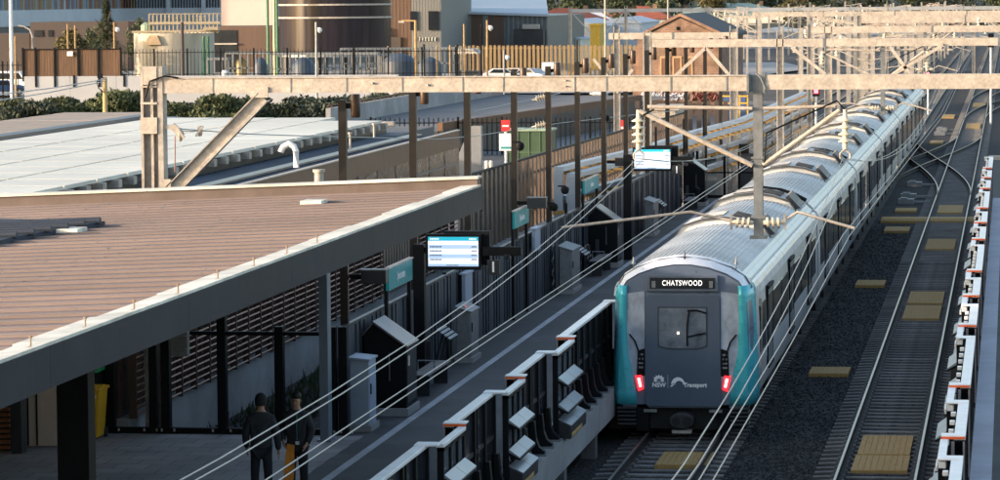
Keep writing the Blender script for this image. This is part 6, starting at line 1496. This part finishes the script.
def tree_proto(name,h,cw,n,ls,mat,seed,conifer=False,clumps=12):
    rng=random.Random(seed); t=T(name,'x','tree',(0,0,0))
    m=MB(); m.tube([(0,0,0),(.1,0,h*.3),(.0,.1,h*.6),(.1,0,h*.9)],.2,7,[h*.025,h*.02,h*.013,h*.005])
    for k in range(6): a=k*1.05; z=h*(.3+.08*k); m.tube([(0,0,z),(math.cos(a)*cw*.3,math.sin(a)*cw*.3,z+h*.14)],.05,5,[h*.01,h*.003])
    m.build('trunk',bark,t,world=False)
    if conifer:
        m=MB()
        for k in range(n):
            f=rng.random()**1.2; z=h*(.08+.9*f); r=cw/2*(1-f)*(.55+.6*rng.random())*(1+.25*math.sin(z*3)); a=rng.uniform(0,6.283); p=Vector((r*math.cos(a),r*math.sin(a),z)); q=Vector((math.cos(a),math.sin(a),rng.uniform(-.5,.1))).normalized(); rr=q.cross(Vector((0,0,1))).normalized(); l=ls*rng.uniform(.6,1.4)
            m.add([p+q*l,p+rr*l*.3,p-q*l,p-rr*l*.3],[(0,1,2,3)])
    else: m=crown_mb(rng,n,cw/2,cw/2,h*.36,ls,clumps,h*.62)
    m.build('crown',mat,t,world=False); freeze(t); return t
tps=[tree_proto('distant_tree',13,11,1500,.42,lf[0],1),tree_proto('distant_tree',11,12,1500,.42,lf[3],2),tree_proto('distant_tree',12,9,1300,.40,lf[1],3),tree_proto('distant_tree',10,11,1300,.42,lf[2],4)]
used=[0]*4; labs=['dense dark green tree in the distant belt along the horizon','blue green spreading tree in the distant belt along the horizon','mid green tree in the distant belt along the horizon','olive brown tree in the distant belt along the horizon']
k=0
for row,(Y,z0) in enumerate(((700,1.),(780,2.5),(860,4))):
    x=-190 if row else -160
    while x<70:
        j=rnd.choice([0,0,1,1,2,3]); X=x+rnd.uniform(-2,2); YY=Y+rnd.uniform(-20,20); s=rnd.uniform(.8,1.3)*(.72 if row==0 else 1)
        if row==0 and rnd.random()<.35: x+=9; continue
        if not used[j]:
            used[j]=1; t=tps[j]; t.location=(X,YY,z0-1.5); t.scale=(s,s,s); t['label']=labs[j]; t['group']='trees of the distant belt, '+['dense dark','blue green','mid green','olive'][j]
        else: copy_tree(tps[j],loc=(X,YY,z0-1.5),rz=rnd.uniform(0,6.28),scale=(s,s,s),label=labs[j])
        x+=rnd.uniform(6,9)
m=MB(); m.add([(-400,660,-.35),(250,660,-.35),(250,900,7),(-400,900,7),(-400,1300,16),(250,1300,16)],[(0,1,2,3),(3,2,5,4)]); S('hills',m,M('dark_hillside',(.03,.038,.02),.95,0,.4,.08))
# nearer individual trees
def solo(px,Y,yt,z0,cw,n,ls,mat,seed,lab,con=False,name='tree',clumps=12):
    c=aty(px,yt,Y); t=tree_proto(name,c.z-z0,cw,n,ls,mat,seed,con,clumps); t.location=(c.x,Y,z0); t['label']=lab; return t
solo(106,330,-6,-.3,5.2,5200,.26,lf[0],11,'tall narrow dark conifer behind the timber fence',True,'conifer')
solo(73,332,23,-.3,4.6,2200,.2,lf[2],12,'olive yellow rounded tree behind the timber fence')
solo(91,336,28,-.3,3.6,1500,.2,lf[1],13,'smaller green brown tree between olive tree and conifer'); solo(136,420,18,-.3,3,700,.22,lf[1],14,'small tree seen left of the pale tank rim')
solo(489,600,7,2,6,800,.4,lf[1],15,'palm like tree over the warehouse roof',False,'tree',5)
# shrub row
shr=[]
lst=[(12,240,103,4.0),(30,236,103,3.6),(47,240,99,4.2),(62,238,101,3.4),(80,243,104,3.8),(94,238,100,3.4),(120,238,96,4.0),(133,240,93,4.4),(146,244,98,3.6),(176,236,107,3.0),(188,240,104,4.),(203,238,101,3.2),(218,236,99,4.4),(232,240,99,4.6),(246,238,102,3.2),(262,246,108,3.4),(276,244,106,3.8),(290,246,107,3.4),(306,242,102,4.6),(322,240,99,4.8),(338,243,103,3.8),(352,246,109,3.2),(383,262,96,4.6),(397,264,93,4.8),(409,266,96,3.8),(-4,242,106,3.5)]
def shrub_proto(seed,mat,nm):
    rng=random.Random(seed); t=T('shrub','x','shrub',(0,0,0),'shrubs in front of the pale retaining wall')
    crown_mb(rng,4200,1.0,1.0,.52,.075,16,.5).build('foliage',mat,t,world=False)
    m=MB()
    for k in range(5): a=k*1.25; m.tube([(0,0,0),(.35*math.cos(a),.35*math.sin(a),.6)],.02,5)
    m.build('stem',bark,t,world=False); freeze(t); return t
sp=[shrub_proto(21,lf[1],'a'),shrub_proto(22,leafmat('leaf_grey_green',(.055,.07,.045)),'b'),shrub_proto(23,lf[0],'c')]
us=[0,0,0]; ls_=['rounded mid green shrub','rounded grey green shrub','rounded dark green shrub']
for k,(px,Y,yt,w) in enumerate(lst):
    j=k%3; c=aty(px,yt,Y); h=c.z+.3; sc=(w/1.7,w/1.7,h*1.02)
    lab=ls_[j]+' before the pale wall, '+('%s from the photo edge'%(ords+['fourteenth','fifteenth','sixteenth','seventeenth','eighteenth','nineteenth','twentieth','twenty first','twenty second','twenty third'])[min(k,22)] if k<22 else ['first by the ramp wall','second by the ramp wall','third by the ramp wall','cut by the photo edge'][k-22])
    if not us[j]: us[j]=1; t=sp[j]; t.location=(c.x,Y,-.3); t.scale=sc; t['label']=lab
    else: copy_tree(sp[j],loc=(c.x,Y,-.3),rz=rnd.uniform(0,6.28),scale=sc,label=lab)
m=MB(); rng=random.Random(5)
for k in range(9000):
    x=rng.uniform(-105,-42); y=rng.uniform(200,262); h=rng.uniform(.15,.5); a=rng.uniform(0,3.14); dx,dy=.12*math.cos(a),.12*math.sin(a)
    m.add([(x-dx,y-dy,-.34),(x+dx,y+dy,-.34),(x+rng.uniform(-.15,.15),y,h-.3)],[(0,1,2)])
o=m.build('verge_grass',lf[2]); tag(o,'rough dry grass around the shrubs before the pale wall','grass',kind='stuff')
# weeds at the verge behind the concourse frame
m=MB()
for k in range(2500):
    x=rng.uniform(-16.3,-14.6); y=rng.uniform(64.8,110); h=rng.uniform(.05,.28); a=rng.uniform(0,3.14); dx,dy=.04*math.cos(a),.04*math.sin(a)
    m.add([(x-dx,y-dy,.27),(x+dx,y+dy,.27),(x+rng.uniform(-.08,.08),y,.27+h)],[(0,1,2)])
o=m.build('ground_cover',lf[0]); tag(o,'low dark ground cover at the foot of the concrete base wall','ground cover',kind='stuff')
# loose ballast stones on the nearer track bed
m=MB(); rs=random.Random(9)
def stone(x,y,z,s):
    a=rs.uniform(0,6.28); c_,s_=math.cos(a)*s,math.sin(a)*s; h=s*rs.uniform(.5,.9)
    m.add([(x+c_,y+s_,z),(x-s_*.8,y+c_*.8,z+.2*h),(x-c_,y-s_,z),(x+s_*.7,y-c_*.7,z+.1*h),(x+rs.uniform(-.3,.3)*s,y,z+h)],[(0,1,4),(1,2,4),(2,3,4),(3,0,4)])
for k in range(30000):
    y=62+rs.random()**1.5*80; q=rs.random()
    if q<.42: x=rs.uniform(-5.5,-3.75)
    elif q<.54: x=rs.uniform(-1.3,-.98)
    elif q<.8: x=rs.uniform(-3.8,-1.2)
    else: x=rs.uniform(-8.2,-5.4)
    if q>.54 and ((y-57.8)/.65+.2)%1<.45: continue
    stone(x,y,-.205,rs.uniform(.02,.045))
o=m.build('ballast_stones',ball); tag(o,'loose dark angular ballast stones between and beside the tracks','ballast',kind='stuff')
# ================= CAMERA, LIGHT =================
cd=bpy.data.cameras.new('camera'); cam=bpy.data.objects.new('camera',cd); COL.objects.link(cam); SC.camera=cam
cam.matrix_world=Matrix((( R_.x,U_.x,-f_.x,0),(R_.y,U_.y,-f_.y,0),(R_.z,U_.z,-f_.z,H),(0,0,0,1)))
cd.sensor_width=36; cd.lens=36*F/1000; cd.clip_start=1; cd.clip_end=4000
cd.dof.use_dof=True; cd.dof.focus_distance=75; cd.dof.aperture_fstop=9.0
SUN_EL=9.5; SUN_AZ=65 # degrees: sun stands left-behind
sd=Vector((-math.sin(R(SUN_AZ)),-math.cos(R(SUN_AZ)),0)); sd=Vector((sd.x*math.cos(R(SUN_EL)),sd.y*math.cos(R(SUN_EL)),math.sin(R(SUN_EL))))
ld=bpy.data.lights.new('sun','SUN'); ld.energy=2.0; ld.angle=R(.6); ld.color=(1,.80,.64)
lo=bpy.data.objects.new('sun',ld); COL.objects.link(lo); lo.rotation_euler=sd.to_track_quat('Z','Y').to_euler(); lo.location=(-60,-40,60)
w=bpy.data.worlds.new('World'); SC.world=w; w.use_nodes=True; nt=w.node_tree; bg=nt.nodes['Background']
sk=nt.nodes.new('ShaderNodeTexSky'); sk.sky_type='NISHITA'; sk.sun_disc=False; sk.sun_elevation=R(SUN_EL+3); sk.sun_rotation=math.atan2(sd.x,sd.y); sk.air_density=1.; sk.dust_density=2.5; sk.ozone_density=.6
nt.links.new(sk.outputs[0],bg.inputs[0]); bg.inputs[1].default_value=.15
SC.view_settings.view_transform='Standard'; SC.view_settings.look='None'; SC.view_settings.gamma=1; SC.view_settings.exposure=1.48
SC.render.engine='CYCLES'; SC.render.resolution_x=1024; SC.render.resolution_y=492
